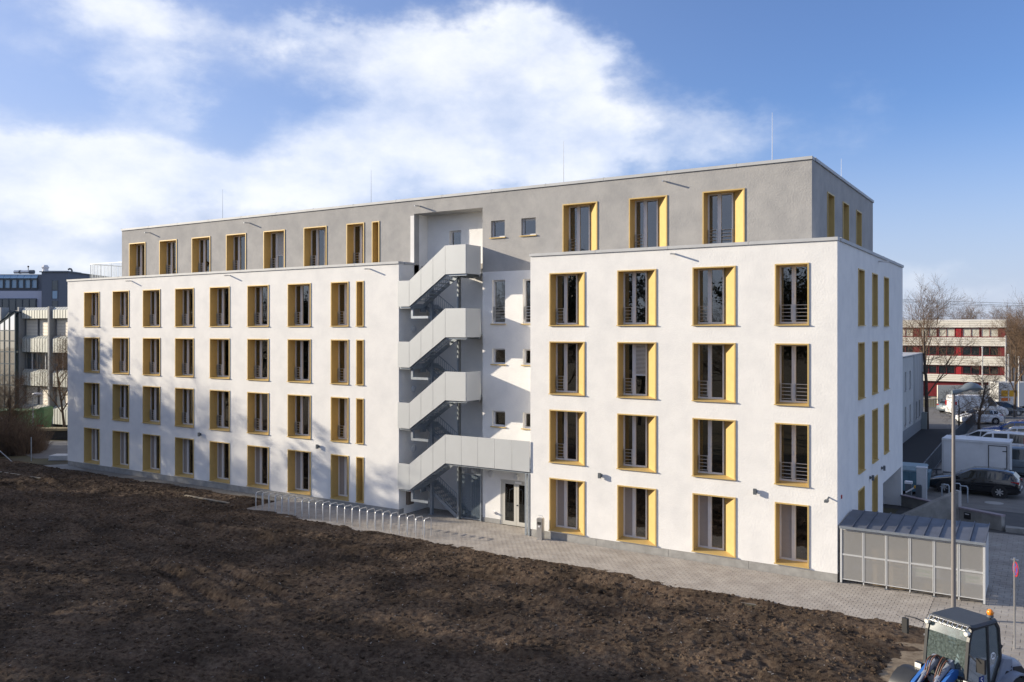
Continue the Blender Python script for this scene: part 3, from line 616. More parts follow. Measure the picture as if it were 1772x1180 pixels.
for i in range(9): tag(inst('wooden_pallet', pme, None, (1.75+.03*math.sin(i*3), .75+.02*math.cos(i*5), .0+i*.143), R((i*7) % 5-2)), 'wooden pallet in the tall stack inside the bin shelter', 'pallet', 'pallets stacked in the shelter')
for i in range(2): tag(inst('wooden_pallet', pme, None, (3.3+.1*i, .95, 0+i*.143), R(3)), 'wooden pallet in the low pile behind the banners', 'pallet', 'pallets behind the banners')
# ------------------------------------------------------------------ street lamp, sign post
lp = gp(1650, 1071); L0 = thing('street_lamp', 'tall steel street lamp with curved grey head beside the bin shelter', 'street lamp', lp)
MB().tube([(0, 0, 0), (0, 0, 1), (0, 0, 7.15)], [.075, .07, .048], 16).build('pole', mat('pole_steel', (.22, .205, .20), .5, metal=.3, var=.1), L0, smooth=True)
hd = MB(); ax = Vector((RT.x, RT.y, 0)); LM = mat('lamp_head', (.16, .19, .21), .4, metal=.2)
rg = []
for s, wz, wy, dz in ((-.06, .06, .05, 0), (.08, .085, .06, .0), (.2, .07, .06, .03), (.3, .07, .10, .07), (.42, .11, .17, .11), (.6, .12, .2, .14), (.8, .085, .17, .13), (.93, .045, .1, .10), (.99, .012, .03, .08)):
    rg.append([(s, wy*math.cos(a), 7.2+dz*1.2+wz*1.5*math.sin(a)*(1 if math.sin(a) > 0 else .5)) for a in [2*math.pi*k/14 for k in range(14)]])
hd.loft(rg); hd.build('lamp_head', LM, L0, smooth=60, rz=YAW+.1)
MB().ball((.6, 0, 7.28), .26, .13, .05, 14, 6).build('lens', glass('lens', (.8, .8, .8)), L0, rz=YAW+.1)
pg_ = Vector((5.67, -3.94, 0)); G = thing('no_stopping_sign', 'round blue and red no stopping sign edge on, on a slim post', 'sign', pg_)
MB().tube([(0, 0, 0), (0, 0, 2.62)], .03, 10).build('post', STEEL, G); MB().box(-.1, .1, -.02, .02, 2.55, 2.58).build('bracket', STEEL, G)
q = Vector((CAM.x-5.67, CAM.y+3.94, 0)).normalized(); sn = Vector((-q.y, q.x, 0)); sn = (-sn*.93+q*.30).normalized()
c = Vector((0.02, 0, 2.3))-sn*.0+Vector((.04, 0, 0)); dd = MB().tube([c+sn*.03, c+sn*.045], .22, 24).build('sign_plate', RED, G)
MB().tube([c+sn*.046, c+sn*.05], .175, 24).build('sign_face', mat('sign_blue', (.02, .06, .32), .4), G)
u_ = Vector((0, 0, 1)).cross(sn)
for s in (1, -1): MB().bar(c+sn*.052+(Vector((0, 0, 1))+u_*s)*.12, c+sn*.052-(Vector((0, 0, 1))+u_*s)*.12, .045, .004, up=tuple(sn)).build('sign_bar', RED, G)
MB().tube([c+sn*.02, c+sn*.03], .22, 24).build('sign_back', GALV, G)
# ------------------------------------------------------------------ wheel loader
LO = thing('wheel_loader', 'small blue and grey wheel loader with glazed cab and orange beacon beside the soil', 'wheel loader', (4.72, -9.55, 0), math.atan2(-.875, -.484))
# local: +x forward, +y to the operator's left
LB = mat('loader_blue', (.03, .13, .42), .4, var=.12, vscale=5, coat=.3); LG = mat('loader_grey', (.22, .25, .32), .45, var=.15, vscale=4, coat=.2)
CABM = mat('cab_black', (.028, .03, .034), .45, var=.2); CG = glass('cab_glass', (.62, .78, .73), .9, .05, .12)
_t = CG.node_tree; _o = [x for x in _t.nodes if x.type == 'OUTPUT_MATERIAL'][0]; _f = _o.inputs[0].links[0].from_socket; _d = _t.nodes.new('ShaderNodeBsdfDiffuse'); _d.inputs[0].default_value = (.36, .46, .44, 1)
_n = _t.nodes.new('ShaderNodeTexNoise'); _n.inputs['Scale'].default_value = 22; _n.inputs['Detail'].default_value = 6; _g = _t.nodes.new('ShaderNodeNewGeometry'); _t.links.new(_g.outputs['Position'], _n.inputs['Vector'])
_r = _t.nodes.new('ShaderNodeMapRange'); _r.inputs[1].default_value = .3; _r.inputs[2].default_value = .7; _r.inputs[3].default_value = .08; _r.inputs[4].default_value = .26; _t.links.new(_n.outputs['Fac'], _r.inputs[0])
_m = _t.nodes.new('ShaderNodeMixShader'); _t.links.new(_r.outputs[0], _m.inputs[0]); _t.links.new(_f, _m.inputs[1]); _t.links.new(_d.outputs[0], _m.inputs[2]); _t.links.new(_m.outputs[0], _o.inputs[0])
CHR = STEEL
cabx0, cabx1, cw, zc0, zc1 = -.62, .52, .52, .72, 2.30
prof = [(.50, .72), (.60, 1.15), (.50, 2.0), (.40, 2.28), (-.50, 2.30), (-.62, 2.15), (-.70, 1.45), (-.40, .9), (-.2, .72)]
fr = MB()
for y in (-cw, cw):
    for a, b in zip(prof, prof[1:]+prof[:1]): fr.bar((a[0], y, a[1]), (b[0], y, b[1]), .07, .07)
    fr.bar((-.18, y, 2.28), (-.27, y, .8), .06, .06)
for x, z in ((.40, 2.28), (-.5, 2.30), (.6, 1.15), (.5, .72), (-.68, 1.45)): fr.bar((x, -cw, z), (x, cw, z), .06, .06)
fr.build('cab_frame', CABM, LO)
rf = MB(); rf.loft([[(x, y*s, z) for y, z in ((-.50, 2.27), (-.56, 2.31), (-.50, 2.36), (.50, 2.36), (.56, 2.31), (.50, 2.27))] for x, s in ((.40, .96), (.30, 1.02), (-.45, 1.02), (-.6, .94))])
rf.build('cab_roof', mat('loader_roof', (.05, .06, .075), .6, var=.15), LO, smooth=30)
gd = MB()
for x in (.46, .62): gd.bar((x, -.5, 2.33 if x < .5 else 2.27), (x, .5, 2.33 if x < .5 else 2.27), .03, .02)
for i in range(9): y = -.48+i*.12; gd.bar((.46, y, 2.33), (.62, y+.05, 2.27), .02, .015)
gd.build('roof_guard', CHR, LO)
ws = MB(); ws.loft([[(x, -cw+.03, z), (x, cw-.03, z)] for x, z in ((.515, .75), (.605, 1.15), (.58, 1.5), (.505, 2.0), (.41, 2.26))], cap=False, closed=False).build('windscreen', CG, LO)
sg_ = [(.48, .76), (.58, 1.15), (.48, 2.0), (.38, 2.25), (-.19, 2.25), (-.27, .82), (-.2, .76)]
for y in (cw+.005, -cw-.005):
    MB().prism(sg_, y-.003, y+.003, lambda a, b, c: (a, c, b)).build('door_glass', CG, LO)
    MB().prism([(-.23, 2.25), (-.48, 2.26), (-.6, 2.12), (-.67, 1.45), (-.4, .95), (-.3, .9)], y-.003, y+.003, lambda a, b, c: (a, c, b)).build('rear_side_glass', CG, LO)
MB().quad((-.69, -cw, 1.47), (-.69, cw, 1.47), (-.6, cw, 2.2), (-.6, -cw, 2.2)).build('rear_glass', CG, LO)
ins = MB().box(-.45, .05, -.25, .25, .9, 1.1).box(-.5, -.35, -.25, .25, 1.1, 1.75).tube([(.42, 0, .8), (.3, 0, 1.3)], .05, 8).box(-.6, .45, -.48, .48, .74, .8)
ins.build('operator_seat', BLACK, LO)
sw = MB(); sw.tube([(.27+.05*math.sin(a), .19*math.cos(a), 1.34+.17*math.sin(a)) for a in [2*math.pi*k/20 for k in range(21)]], .018, 6).build('steering_wheel', BLACK, LO)
for y, z in ((.50, 2.19), (-.50, 2.19)): MB().tube([(.47, y, z), (.56, y, z), (.58, y, z)], [.05, .065, .05], 12).build('work_light', mat('lamp_glass', (.75, .74, .68), .2, spec=.7), LO, smooth=40)
for s in (1, -1):
    MB().box(.62, .72, s*.62-.09, s*.62+.09, 1.02, 1.18).build('headlight_housing', CABM, LO); MB().box(.721, .73, s*.62-.08, s*.62+.08, 1.03, 1.17).build('headlight', MATS['lamp_glass'], LO)
    MB().bar((.55, s*.5, 1.1), (.66, s*.56, 1.1), .04, .04).build('headlight_bracket', CABM, LO)
# mirrors
MB().tube([(.45, -.56, 2.1), (.62, -.75, 2.2), (.68, -.98, 2.2), (.68, -.98, 2.1)], .014, 6).build('mirror_arm', CABM, LO); MB().box(.64, .72, -1.06, -.92, 1.78, 2.14).build('mirror', BLACK, LO)
MB().tube([(.55, .56, 1.75), (.52, .72, 1.62)], .014, 6).build('mirror_arm', CABM, LO); MB().box(.36, .44, .66, .86, 1.35, 1.68).build('mirror', BLACK, LO)
MB().tube([(-.42, .46, 2.35), (-.42, .46, 2.42)], .025, 8).build('beacon_base', BLACK, LO)
bc = MB(); bc.tube([(-.42, .46, 2.42), (-.42, .46, 2.47)], [.075, .075], 14).build('beacon_socket', DGREY, LO)
MB().ball((-.42, .46, 2.52), .075, .075, .085).build('beacon', mat('amber_plastic', (.85, .25, .01), .2, spec=.7), LO, smooth=60)
# bonnet, rear
bn = MB()
def ring(x, w_, z0, z1): return [(x, -w_, z0), (x, -w_, z1-.14), (x, -w_*.82, z1), (x, w_*.82, z1), (x, w_, z1-.14), (x, w_, z0)]
bn.loft([ring(-.66, .56, .8, 1.40), ring(-.95, .60, .72, 1.38), ring(-1.35, .60, .62, 1.28), ring(-1.62, .56, .62, 1.12), ring(-1.7, .5, .66, 1.0)]); bn.build('bonnet', LG, LO, smooth=50)
MB().prism([(-1.08, .78), (-1.52, .78), (-1.55, 1.0), (-1.42, 1.12), (-1.1, 1.16)], .606, .62, lambda a, b, c: (a, c, b)).build('cooling_grille', BLACK, LO)
MB().prism([(-.3, .62), (-.45, .95), (-.72, 1.42), (-1.02, 1.36), (-1.04, .72), (-.8, .8)], .57, .625, lambda a, b, c: (a, c, b)).build('side_cover', LG, LO)
MB().tube([(-.82, .62, 1.05), (-.82, .635, 1.05)], .075, 14).build('fuel_cap', BLACK, LO)
for i in range(3): MB().prism([(-.9-.03*i, 1.02+.08*i), (-1.0, 1.0+.08*i), (-1.0, 1.05+.08*i)], .626, .632, lambda a, b, c: (a, c, b)).build('vent_slot', BLACK, LO)
MB().tube([(-.72, .3, 1.4), (-.85, .32, 1.5), (-.98, .32, 1.5), (-1.06, .32, 1.6)], [.035, .035, .05, .06], 10).build('exhaust', BLACK, LO)
MB().box(-1.75, -1.55, -.62, .62, .45, .85).build('counterweight', LG, LO); MB().box(-1.2, .9, -.36, .36, .42, .75).build('chassis', CABM, LO)
MB().bar((-1.7, 0, .6), (-2.1, 0, .58), .1, .1).build('tow_hitch', CABM, LO)
# chevrons
RW = [mat('sign_white', (.8, .8, .8)), RED]
def chev(p, ex, ez, n_, k, name='warning_board'):
    p = Vector(p); ex = Vector(ex); ez = Vector(ez); b = MB(); nn = Vector(n_)
    b.quad(p, p+ex, p+ex+ez, p+ez); o = b.build(name, RW[0], LO)
    for i in range(k):
        t0, t1 = i/k, (i+.5)/k; MB().quad(p+ez*t0+nn, p+ez*min(t1, 1)+nn, p+ex+ez*max(0, t1-.45)+nn, p+ex+ez*max(0, t0-.45)+nn).build('red_stripe', RED, LO)
chev((.58, .30, .62), (0, .28, 0), (0, 0, .34), (.006, 0, 0), 2); chev((-1.56, .632, .5), (-.19, 0, 0), (0, 0, .32), (0, .006, 0), 2); chev((.58, -.58, .62), (0, .28, 0), (0, 0, .34), (.006, 0, 0), 2)
# speed disc and emblem on the glass
MB().tube([(-.42, .532, 1.52), (-.42, .536, 1.52)], .085, 20).build('speed_disc', RW[0], LO); text('lettering', '20', .12, BLACK, LO, (-.42, .539, 1.52), (R(90), 0, R(180)))
MB().quad((.12, .534, .92), (-.06, .534, .92), (-.06, .534, 1.12), (.12, .534, 1.12)).build('emblem_plate', mat('emblem_blue', (.02, .04, .2)), LO); text('lettering', 'S', .2, RW[0], LO, (.03, .538, 1.02), (R(90), 0, R(180)))
# wheels and fenders
WB0, WB1, TR, WR = .95, -.95, .62, .50
tb = MB(); nseg = 28
tb.loft([[(r*math.cos(2*math.pi*k/nseg), y, r*math.sin(2*math.pi*k/nseg)) for k in range(nseg)] for r, y in ((.27, -.17), (.42, -.19), (.48, -.165), (.50, -.09), (.50, .09), (.48, .165), (.42, .19), (.27, .17))], cap=False)
for k in range(18):
    a = 2*math.pi*k/18
    for s in (-1, 1):
        c0 = Vector((.505*math.cos(a), s*.16, .505*math.sin(a))); c1 = Vector((.515*math.cos(a+.2), s*.01, .515*math.sin(a+.2))); tb.bar(c0, c1, .05, .06, up=(math.cos(a), 0, math.sin(a)))
tym = tb.mesh('tyre', RUBBER); rmm = MB().tube([(0, -.12, 0), (0, .10, 0), (0, .14, 0)], [.28, .28, .2], 20).mesh('rim', LG, 40)
whm = MB().tube([(0, -.12, 0), (0, .15, 0)], [.12, .10], 12).mesh('wheel', DGREY)
for x in (WB0, WB1):
    for s in (1, -1):
        o = inst('wheel', whm, LO, (x, s*TR, WR), 0 if s > 0 else R(180)); inst('tyre', tym, o); inst('rim', rmm, o)
        fd = MB(); ring_ = [[(x+r*math.cos(a), s*(TR+dy), WR+r*math.sin(a)) for r, dy in ((.56, -.24), (.60, -.24), (.60, .24), (.56, .24))] for a in [R(-5+19*i) for i in range(11)]]
        fd.loft(ring_); fd.build('fender', LG if x < 0 else CABM, LO, smooth=40)
# loader arms, rams, hoses
def curvy(P, n_=5):
    P = [Vector(p) for p in P]; Q = [P[0]*2-P[1]]+P+[P[-1]*2-P[-2]]; out = []
    for i in range(1, len(Q)-2):
        for k in range(n_):
            t = k/n_; a, b, c, d = Q[i-1:i+3]; out.append(.5*((2*b)+(c-a)*t+(2*a-5*b+4*c-d)*t*t+(3*b-a-3*c+d)*t**3))
    return out+[P[-1]]
for s in (1, -1):
    ar = MB(); P = [(.42, 1.28), (.75, 1.34), (1.35, .98), (1.75, .55), (1.85, .25), (1.68, .22), (1.58, .48), (1.22, .80), (.70, 1.12), (.45, 1.12)]
    ar.prism(P, s*.30-.04, s*.30+.04, lambda a, b, c: (a, c, b)).build('loader_arm', LB, LO)
    MB().tube([(.62, s*.17, 1.42), (1.15, s*.17, 1.12)], .065, 12).tube([(1.15, s*.17, 1.12), (1.62, s*.17, .72)], .035, 10).build('hydraulic_ram', LG, LO)
    for k in range(3): MB().tube(curvy([(.58, s*(.08+.05*k), 1.30), (.75, s*(.08+.05*k), 1.55-.03*k), (.95, s*(.1+.05*k), 1.45), (1.12, s*(.1+.04*k), 1.15), (1.25, s*.2, .95)]), .016, 6).build('hose', mat('hose_brown', (.13, .05, .03), .6) if k != 1 else BLACK, LO)
    MB().bar((.5, s*.2, .85), (.72, s*.2, 1.5), .1, .12).build('mast', LG, LO)
text('lettering', 'KRAMER', .15, RW[0], LO, (1.12, .343, .98), (R(90), R(-33+66), R(180)))
MB().bar((1.5, -.3, .62), (1.5, .3, .62), .1, .1).build('cross_tube', LB, LO)
MB().tube([(.86, -.45, .72), (.86, .45, .72)], .05, 8).build('cross_tube', CABM, LO)
bu = MB(); bu.prism([(1.8, .1), (1.85, .62), (1.92, .66), (2.2, .12), (2.55, .02), (2.55, .0), (1.95, .0)], -.8, .8, lambda a, b, c: (a, c, b)); bu.build('bucket', mat('bucket_steel', (.13, .12, .115), .6, metal=.4, var=.4), LO)
# ------------------------------------------------------------------ parked vehicles
CARGL = mat('car_glass', (.015, .02, .022), .06, spec=.9); TAIL = mat('tail_lamp', (.35, .01, .012), .25); HEADL = mat('head_lamp', (.6, .62, .64), .15, spec=.8)
def wheel_meshes(r, wd):
    n = 24; ty = MB().loft([[(q*math.cos(2*math.pi*k/n), y, q*math.sin(2*math.pi*k/n)) for k in range(n)] for q, y in ((r*.62, -wd/2), (r*.95, -wd/2), (r, -wd*.3), (r, wd*.3), (r*.95, wd/2), (r*.62, wd/2))], cap=False).mesh('tyre', RUBBER, 40)
    ri = MB(); ri.loft([[(q*math.cos(2*math.pi*k/n), y, q*math.sin(2*math.pi*k/n)) for k in range(n)] for q, y in ((r*.63, wd*.45), (r*.6, wd*.3))], cap=False)
    for k in range(7):
        a = 2*math.pi*k/7; ri.bar((0, wd*.40, 0), (r*.62*math.cos(a), wd*.42, r*.62*math.sin(a)), .06, .03, up=(0, 1, 0))
    ri.cyl((0, wd*.2, 0), (0, wd*.46, 0), r*.16, 12); rm_ = ri.mesh('rim', STEEL)
    dk = MB().cyl((0, -wd*.3, 0), (0, wd*.12, 0), r*.66, 20).mesh('wheel', BLACK); return ty, rm_, dk
WM = wheel_meshes(.325, .21)
WAGON = dict(st=[(2.33, .34, .50, .54, .62), (2.27, .24, .60, .66, .74), (1.95, .2, .70, .77, .82), (1.5, .2, .80, .87, .84), (.98, .2, .89, .96, .84), (.05, .2, .93, 1.43, .70), (-.7, .2, .95, 1.48, .70), (-1.5, .2, .97, 1.44, .68), (-1.95, .22, .98, 1.36, .64), (-2.22, .26, .92, 1.0, .72), (-2.32, .36, .7, .76, .72)],
             win=[(.78, -.22), (-.28, -1.1), (-1.18, -1.88)], ws=(.93, .10), rw=(-1.97, -2.19), wb=(1.38, -1.36), w=.91)
VAN = dict(st=[(2.1, .36, .62, .68, .62), (2.04, .25, .78, .85, .76), (1.75, .22, .92, 1.0, .80), (1.25, .22, 1.04, 1.1, .80), (.62, .22, 1.08, 1.70, .72), (.2, .22, 1.08, 1.80, .73), (-.8, .22, 1.08, 1.83, .73), (-1.9, .22, 1.08, 1.80, .72), (-2.06, .26, 1.05, 1.70, .70), (-2.12, .36, .8, 1.0, .72)],
           win=[(1.12, .25), (.12, -.72), (-.85, -1.82)], ws=(1.22, .66), rw=(-2.0, -2.08), wb=(1.35, -1.32), w=.90)
HATCH = dict(st=[(1.98, .34, .55, .6, .62), (1.92, .24, .68, .74, .74), (1.5, .2, .80, .88, .80), (.95, .2, .92, .98, .80), (.1, .2, .95, 1.44, .68), (-.7, .2, .97, 1.48, .68), (-1.5, .2, .99, 1.38, .64), (-1.88, .24, .95, 1.03, .72), (-1.98, .34, .7, .78, .72)],
             win=[(.78, -.15), (-.22, -1.0), (-1.08, -1.5)], ws=(.9, .16), rw=(-1.55, -1.84), wb=(1.2, -1.22), w=.86)
BIGVAN = dict(st=[(2.75, .38, .75, .8, .62), (2.65, .28, .95, 1.02, .8), (2.2, .24, 1.1, 1.2, .86), (1.85, .24, 1.2, 1.28, .86), (1.1, .24, 1.25, 2.2, .80), (.6, .24, 1.25, 2.35, .82), (-1.2, .24, 1.25, 2.38, .82), (-2.6, .24, 1.25, 2.36, .82), (-2.72, .3, 1.2, 2.28, .8), (-2.76, .4, .9, 1.2, .82)],
              win=[(1.75, .75)], ws=(1.82, 1.15), rw=(-2.65, -2.73), wb=(1.8, -1.7), w=.98)
def car(name, label, cat, loc, rz, K, paint, plate=False, group=None):
    t = thing(name, label, cat, loc, rz, group); w_ = K['w']; st = K['st']
    def ring(x, zb, zt, zr, wr): return [(x, -.86*w_, zb), (x, -.98*w_, zb+.10), (x, -w_, (zb+zt)/2+.08), (x, -.96*w_, zt), (x, -wr, zr-.05), (x, -wr*.86, zr), (x, wr*.86, zr), (x, wr, zr-.05), (x, .96*w_, zt), (x, w_, (zb+zt)/2+.08), (x, .98*w_, zb+.10), (x, .86*w_, zb)]
    rs = []
    for a, b in zip(st, st[1:]):
        for i in range(3): rs.append(ring(*[p+(q-p)*i/3 for p, q in zip(a, b)]))
    rs.append(ring(*st[-1])); MB().loft(rs).build('body', paint, t, smooth=38)
    def at(x):
        for a, b in zip(st, st[1:]):
            if b[0] <= x <= a[0]: f = (x-a[0])/(b[0]-a[0]); return [p+(q-p)*f for p, q in zip(a, b)]
        return st[-1]
    for (xa, xb) in K['win']:
        for s in (1, -1):
            m = MB(); R2 = []
            for i in range(6):
                x = xa+(xb-xa)*i/5; _, zb, zt, zr, wr = at(x); zr -= .05; zlo, zhi = zt+.03, max(zt+.04, zr-.05); f = lambda z: (.96*w_+(wr-.96*w_)*(z-zt)/max(zr-zt, .01))+.008
                R2.append([(x, s*f(zlo), zlo), (x, s*f(zhi), zhi)])
            m.loft(R2, cap=False, closed=False).build('side_window', CARGL, t)
    for (xa, xb), nm in ((K['ws'], 'windscreen'), (K['rw'], 'rear_window')):
        a, b = at(xa), at(xb); dx = .012 if nm == 'windscreen' else -.012; z0, z1 = a[3], b[3]
        if nm == 'rear_window': a, b = b, a; z0, z1 = a[3], b[3]
        MB().quad((a[0]+dx, -a[4]*.84, z0+.02), (a[0]+dx, a[4]*.84, z0+.02), (b[0]+dx, b[4]*.82, z1-.01), (b[0]+dx, -b[4]*.82, z1-.01)).build(nm, CARGL, t)
    f0, r0 = st[1], st[-2]
    for s in (1, -1):
        MB().prism([(s*w_*.52, f0[2]-.10), (s*w_*.90, f0[2]-.06), (s*w_*.93, f0[2]+.02), (s*w_*.6, f0[2])], f0[0]-.28, f0[0]+.03, lambda a, b, c: (c, a, b)).build('headlight', HEADL, t)
        zt = r0[2] if K is not VAN and K is not BIGVAN else r0[2]+.1; hgt = .12 if K in (WAGON, HATCH) else .5
        MB().box(r0[0]-.06, r0[0]+.32, s*w_*.80-.15*w_*(1 if s > 0 else 1), s*w_*.80+.17*w_, zt-.1, zt-.1+hgt).build('tail_lamp', TAIL, t)
        m = MB().bar((K['ws'][0]-.18, s*w_*.95, at(K['ws'][0])[2]+.06), (K['ws'][0]-.2, s*(w_+.12), at(K['ws'][0])[2]+.1), .05, .05); m.box(K['ws'][0]-.3, K['ws'][0]-.12, s*(w_+.06)-(.0 if s > 0 else .14), s*(w_+.06)+(.14 if s > 0 else 0), at(K['ws'][0])[2]+.03, at(K['ws'][0])[2]+.18); m.build('mirror', paint, t)
        MB().bar((st[3][0]-.6, s*(w_+.004), .62), (st[-3][0], s*(w_+.004), .66), .012, .03).build('trim_strip', BLACK, t)
        for xa, xb in K['win'][:2]: MB().box(xb+.06, xb+.24, s*w_*.975-.025, s*w_*.975+.025, at(xb)[2]-.12, at(xb)[2]-.085).build('door_handle', paint, t)
        for x in K['wb']:
            MB().cyl((x, s*(w_-.06), .33), (x, s*(w_+.006), .33), .385, 24).build('wheel_arch', BLACK, t)
            o = inst('wheel', WM[2], t, (x, s*(w_-.085), .325), 0 if s > 0 else R(180)); inst('tyre', WM[0], o); inst('rim', WM[1], o)
    MB().box(st[-1][0]-.02, st[-1][0]+.03, -.26, .26, .52, .63).build('number_plate', mat('plate_white', (.7, .7, .68)), t)
    MB().box(st[-1][0]-.03, st[-1][0]+.1, -w_*.85, w_*.85, .34, .5).build('bumper', BLACK if K in (VAN, BIGVAN) else paint, t)
    return t
P_BLK = mat('black_car_paint', (.006, .007, .010), .12, spec=.6, coat=.6); P_WHT = mat('white_car_paint', (.70, .71, .72), .25, coat=.5); P_SIL = mat('silver_car_paint', (.48, .50, .54), .3, metal=.4, coat=.5)
P_BLU = mat('blue_car_paint', (.02, .07, .26), .2, coat=.5); P_GRY = mat('grey_car_paint', (.13, .16, .19), .3, metal=.3, coat=.4); P_RED = mat('red_car_paint', (.30, .02, .02), .25, coat=.5)
PI = math.pi
car('parked_car', 'black estate car parked nearest the concrete ramp wall', 'car', (2.95, 21.9, 0), PI-R(4), WAGON, P_BLK)
car('parked_van', 'grey van with its rear behind the white box trailer', 'van', (4.55, 29.9, 0), PI-R(2), VAN, P_GRY)
car('parked_van', 'white van with side windows parked behind the box trailer', 'van', (3.35, 38.6, 0), PI-R(3), VAN, P_WHT)
car('parked_car', 'white hatchback parked nose out beside the white van', 'car', (2.25, 42.8, 0), PI*.5+R(65), HATCH, P_WHT)
car('parked_car', 'silver estate car parked between white van and blue car', 'car', (4.2, 46.4, 0), PI-R(2), WAGON, P_SIL)
car('parked_car', 'blue estate car parked in the row behind the silver car', 'car', (3.9, 50.8, 0), PI-R(2), WAGON, P_BLU)
car('parked_car', 'dark red car at the end of the parked row by the fence', 'car', (5.9, 58.5, 0), PI, HATCH, P_RED)
car('parked_van', 'large white panel van across the street behind the bare trees', 'van', gp(1690, 722), YAW-R(4), BIGVAN, P_WHT)
car('parked_car', 'white hatchback standing at the street kerb beyond the fence', 'car', gp(1693, 733), YAW+PI-R(3), HATCH, P_WHT)
car('parked_car', 'grey hatchback with red tail lamps behind the street lamp', 'car', gp(1655, 714), YAW+R(20), HATCH, P_GRY)
car('parked_car', 'dark car parked behind the white hatchback at the street', 'car', gp(1735, 718), YAW, HATCH, P_BLK)
# box trailer
TRL = thing('box_trailer', 'white box trailer with a small door and stained roof', 'trailer', (2.85, 26.3, 0), PI-R(3)); TW = mat('trailer_white', (.66, .67, .68), .45, var=.12, vscale=1.2)
MB().box(-1.75, 1.75, -.95, .95, .55, 2.45).build('box_body', TW, TRL); MB().box(-1.8, 1.8, -1.0, 1.0, 2.45, 2.58).build('roof', TW, TRL)
MB().box(-1.8, -1.7, .93, .99, .55, 2.45).box(1.7, 1.8, .93, .99, .55, 2.45).build('corner_post', COPE, TRL)
d_ = MB().box(-1.62, -.72, .952, .962, .75, 2.3).build('door', TW, TRL); dm = MB()
for a in ((-1.66, -1.62, .70, 2.34), (-.72, -.68, .70, 2.34)): dm.box(a[0], a[1], .955, .975, a[2], a[3])
dm.box(-1.62, -.72, .955, .975, .70, .75).box(-1.62, -.72, .955, .975, 2.3, 2.34).build('door_frame', BLACK, d_)
for z in (1.0, 2.0): MB().box(-1.66, -1.42, .962, .985, z, z+.05).build('hinge', BLACK, d_)
MB().box(-.95, -.68, .963, .99, .86, .95).build('handle', BLACK, d_)
for y in (.9, -.9):
    o = inst('wheel', WM[2], TRL, (-.1, y, .325), 0 if y > 0 else PI); inst('tyre', WM[0], o); inst('rim', WM[1], o)
MB().bar((1.75, 0, .5), (3.0, 0, .45), .1, .1).box(2.2, 2.3, -.05, .05, 0, .5).box(-1.75, 1.75, -.9, .9, .45, .54).build('drawbar', DGREY, TRL)
# ------------------------------------------------------------------ ramp walls, bollards, bin, pillar
cap = mat('cap_red_stone', (.30, .25, .27), .7, var=.2)
RWL = thing('ramp_wall', 'sloping concrete ramp wall in front of the parking bays', 'wall', gp(1600, 900))
def rw_(p0, p1, z00, z01, z10, z11, th, m, parent, nm):
    p0, p1 = Vector(p0), Vector(p1); d = (p1-p0).normalized(); n_ = Vector((-d.y, d.x, 0))*th/2; o = parent.location
    vs = [p+s*n_+Vector((0, 0, z))-o for p, za, zb in ((p0, z00, z01), (p1, z10, z11)) for s, z in ((-1, za), (1, za), (1, zb), (-1, zb))]
    return MB().add(vs, [(3,2,1,0),(4,5,6,7),(0,1,5,4),(1,2,6,5),(2,3,7,6),(3,0,4,7)]).build(nm, m, parent)
pA, pB = Vector((.55, 11.4, 0)), Vector((2.75, 13.55, 0))
rw_(pA, pB, -.05, .35, -.05, 1.42, .30, CONC, RWL, 'wall_panel'); rw_(pB, pB+Vector((.12, .1, 0)), -.05, 1.45, -.05, 1.45, .32, mat('pale_concrete', (.42, .41, .40), .8), RWL, 'end_pier')
LW = thing('low_wall', 'low concrete wall with stone cap and recessed light', 'wall', (2.95, 13.4, 0)); qA, qB = Vector((2.95, 13.5, 0)), Vector((4.75, 12.5, 0))
for i in range(2): rw_(qA.lerp(qB, i/2+.004), qA.lerp(qB, (i+1)/2-.004), -.05, .62, -.05, .62, .24, CONC, LW, 'wall_panel')
rw_(qA, qB, .622, .70, .622, .70, .34, cap, LW, 'cap'); dq = (qB-qA).normalized(); nq = Vector((dq.y, -dq.x, 0)); cq = qA.lerp(qB, .2)+nq*.13
MB().bar(cq-dq*.16-LW.location+Vector((0, 0, .36)), cq+dq*.16-LW.location+Vector((0, 0, .36)), .05, .3).build('recessed_light', BLACK, LW); MB().bar(cq+nq*.03-dq*.1-LW.location+Vector((0, 0, .44)), cq+nq*.03+dq*.1-LW.location+Vector((0, 0, .44)), .02, .04).build('light_slot', FRAMEW, LW)
kb = MB(); kb.loft([[(qB.x+.1+a+dx, qB.y-.05+dy, z) for a, dx, dy in ((0, 0, -.25), (.7, 0, -.2), (.85, 0, 0), (.7, 0, .2), (0, 0, .25))] for z in (-.05, .2)]); tag(kb.build('kerb_stone', CONC), 'rounded concrete kerb stone at the end of the low wall', 'kerb')
W2 = thing('low_wall', 'short low wall with red edged cap against the carport', 'wall', (0, 16.2, 0)); rw_(Vector((.05, 16.0, 0)), Vector((1.5, 15.0, 0)), -.05, .5, -.05, .5, .22, CONC, W2, 'wall_panel'); rw_(Vector((.05, 16.0, 0)), Vector((1.5, 15.0, 0)), .502, .57, .502, .57, .32, cap, W2, 'cap')
o = MB().box(-.14, .14, -.14, .14, 0, 1.15).box(-.11, .11, -.11, .11, 1.15, 1.2).build('barrier_post', DGREY, loc=(.85, 15.8, 0)); tag(o, 'dark square barrier post at the carport entrance', 'post')
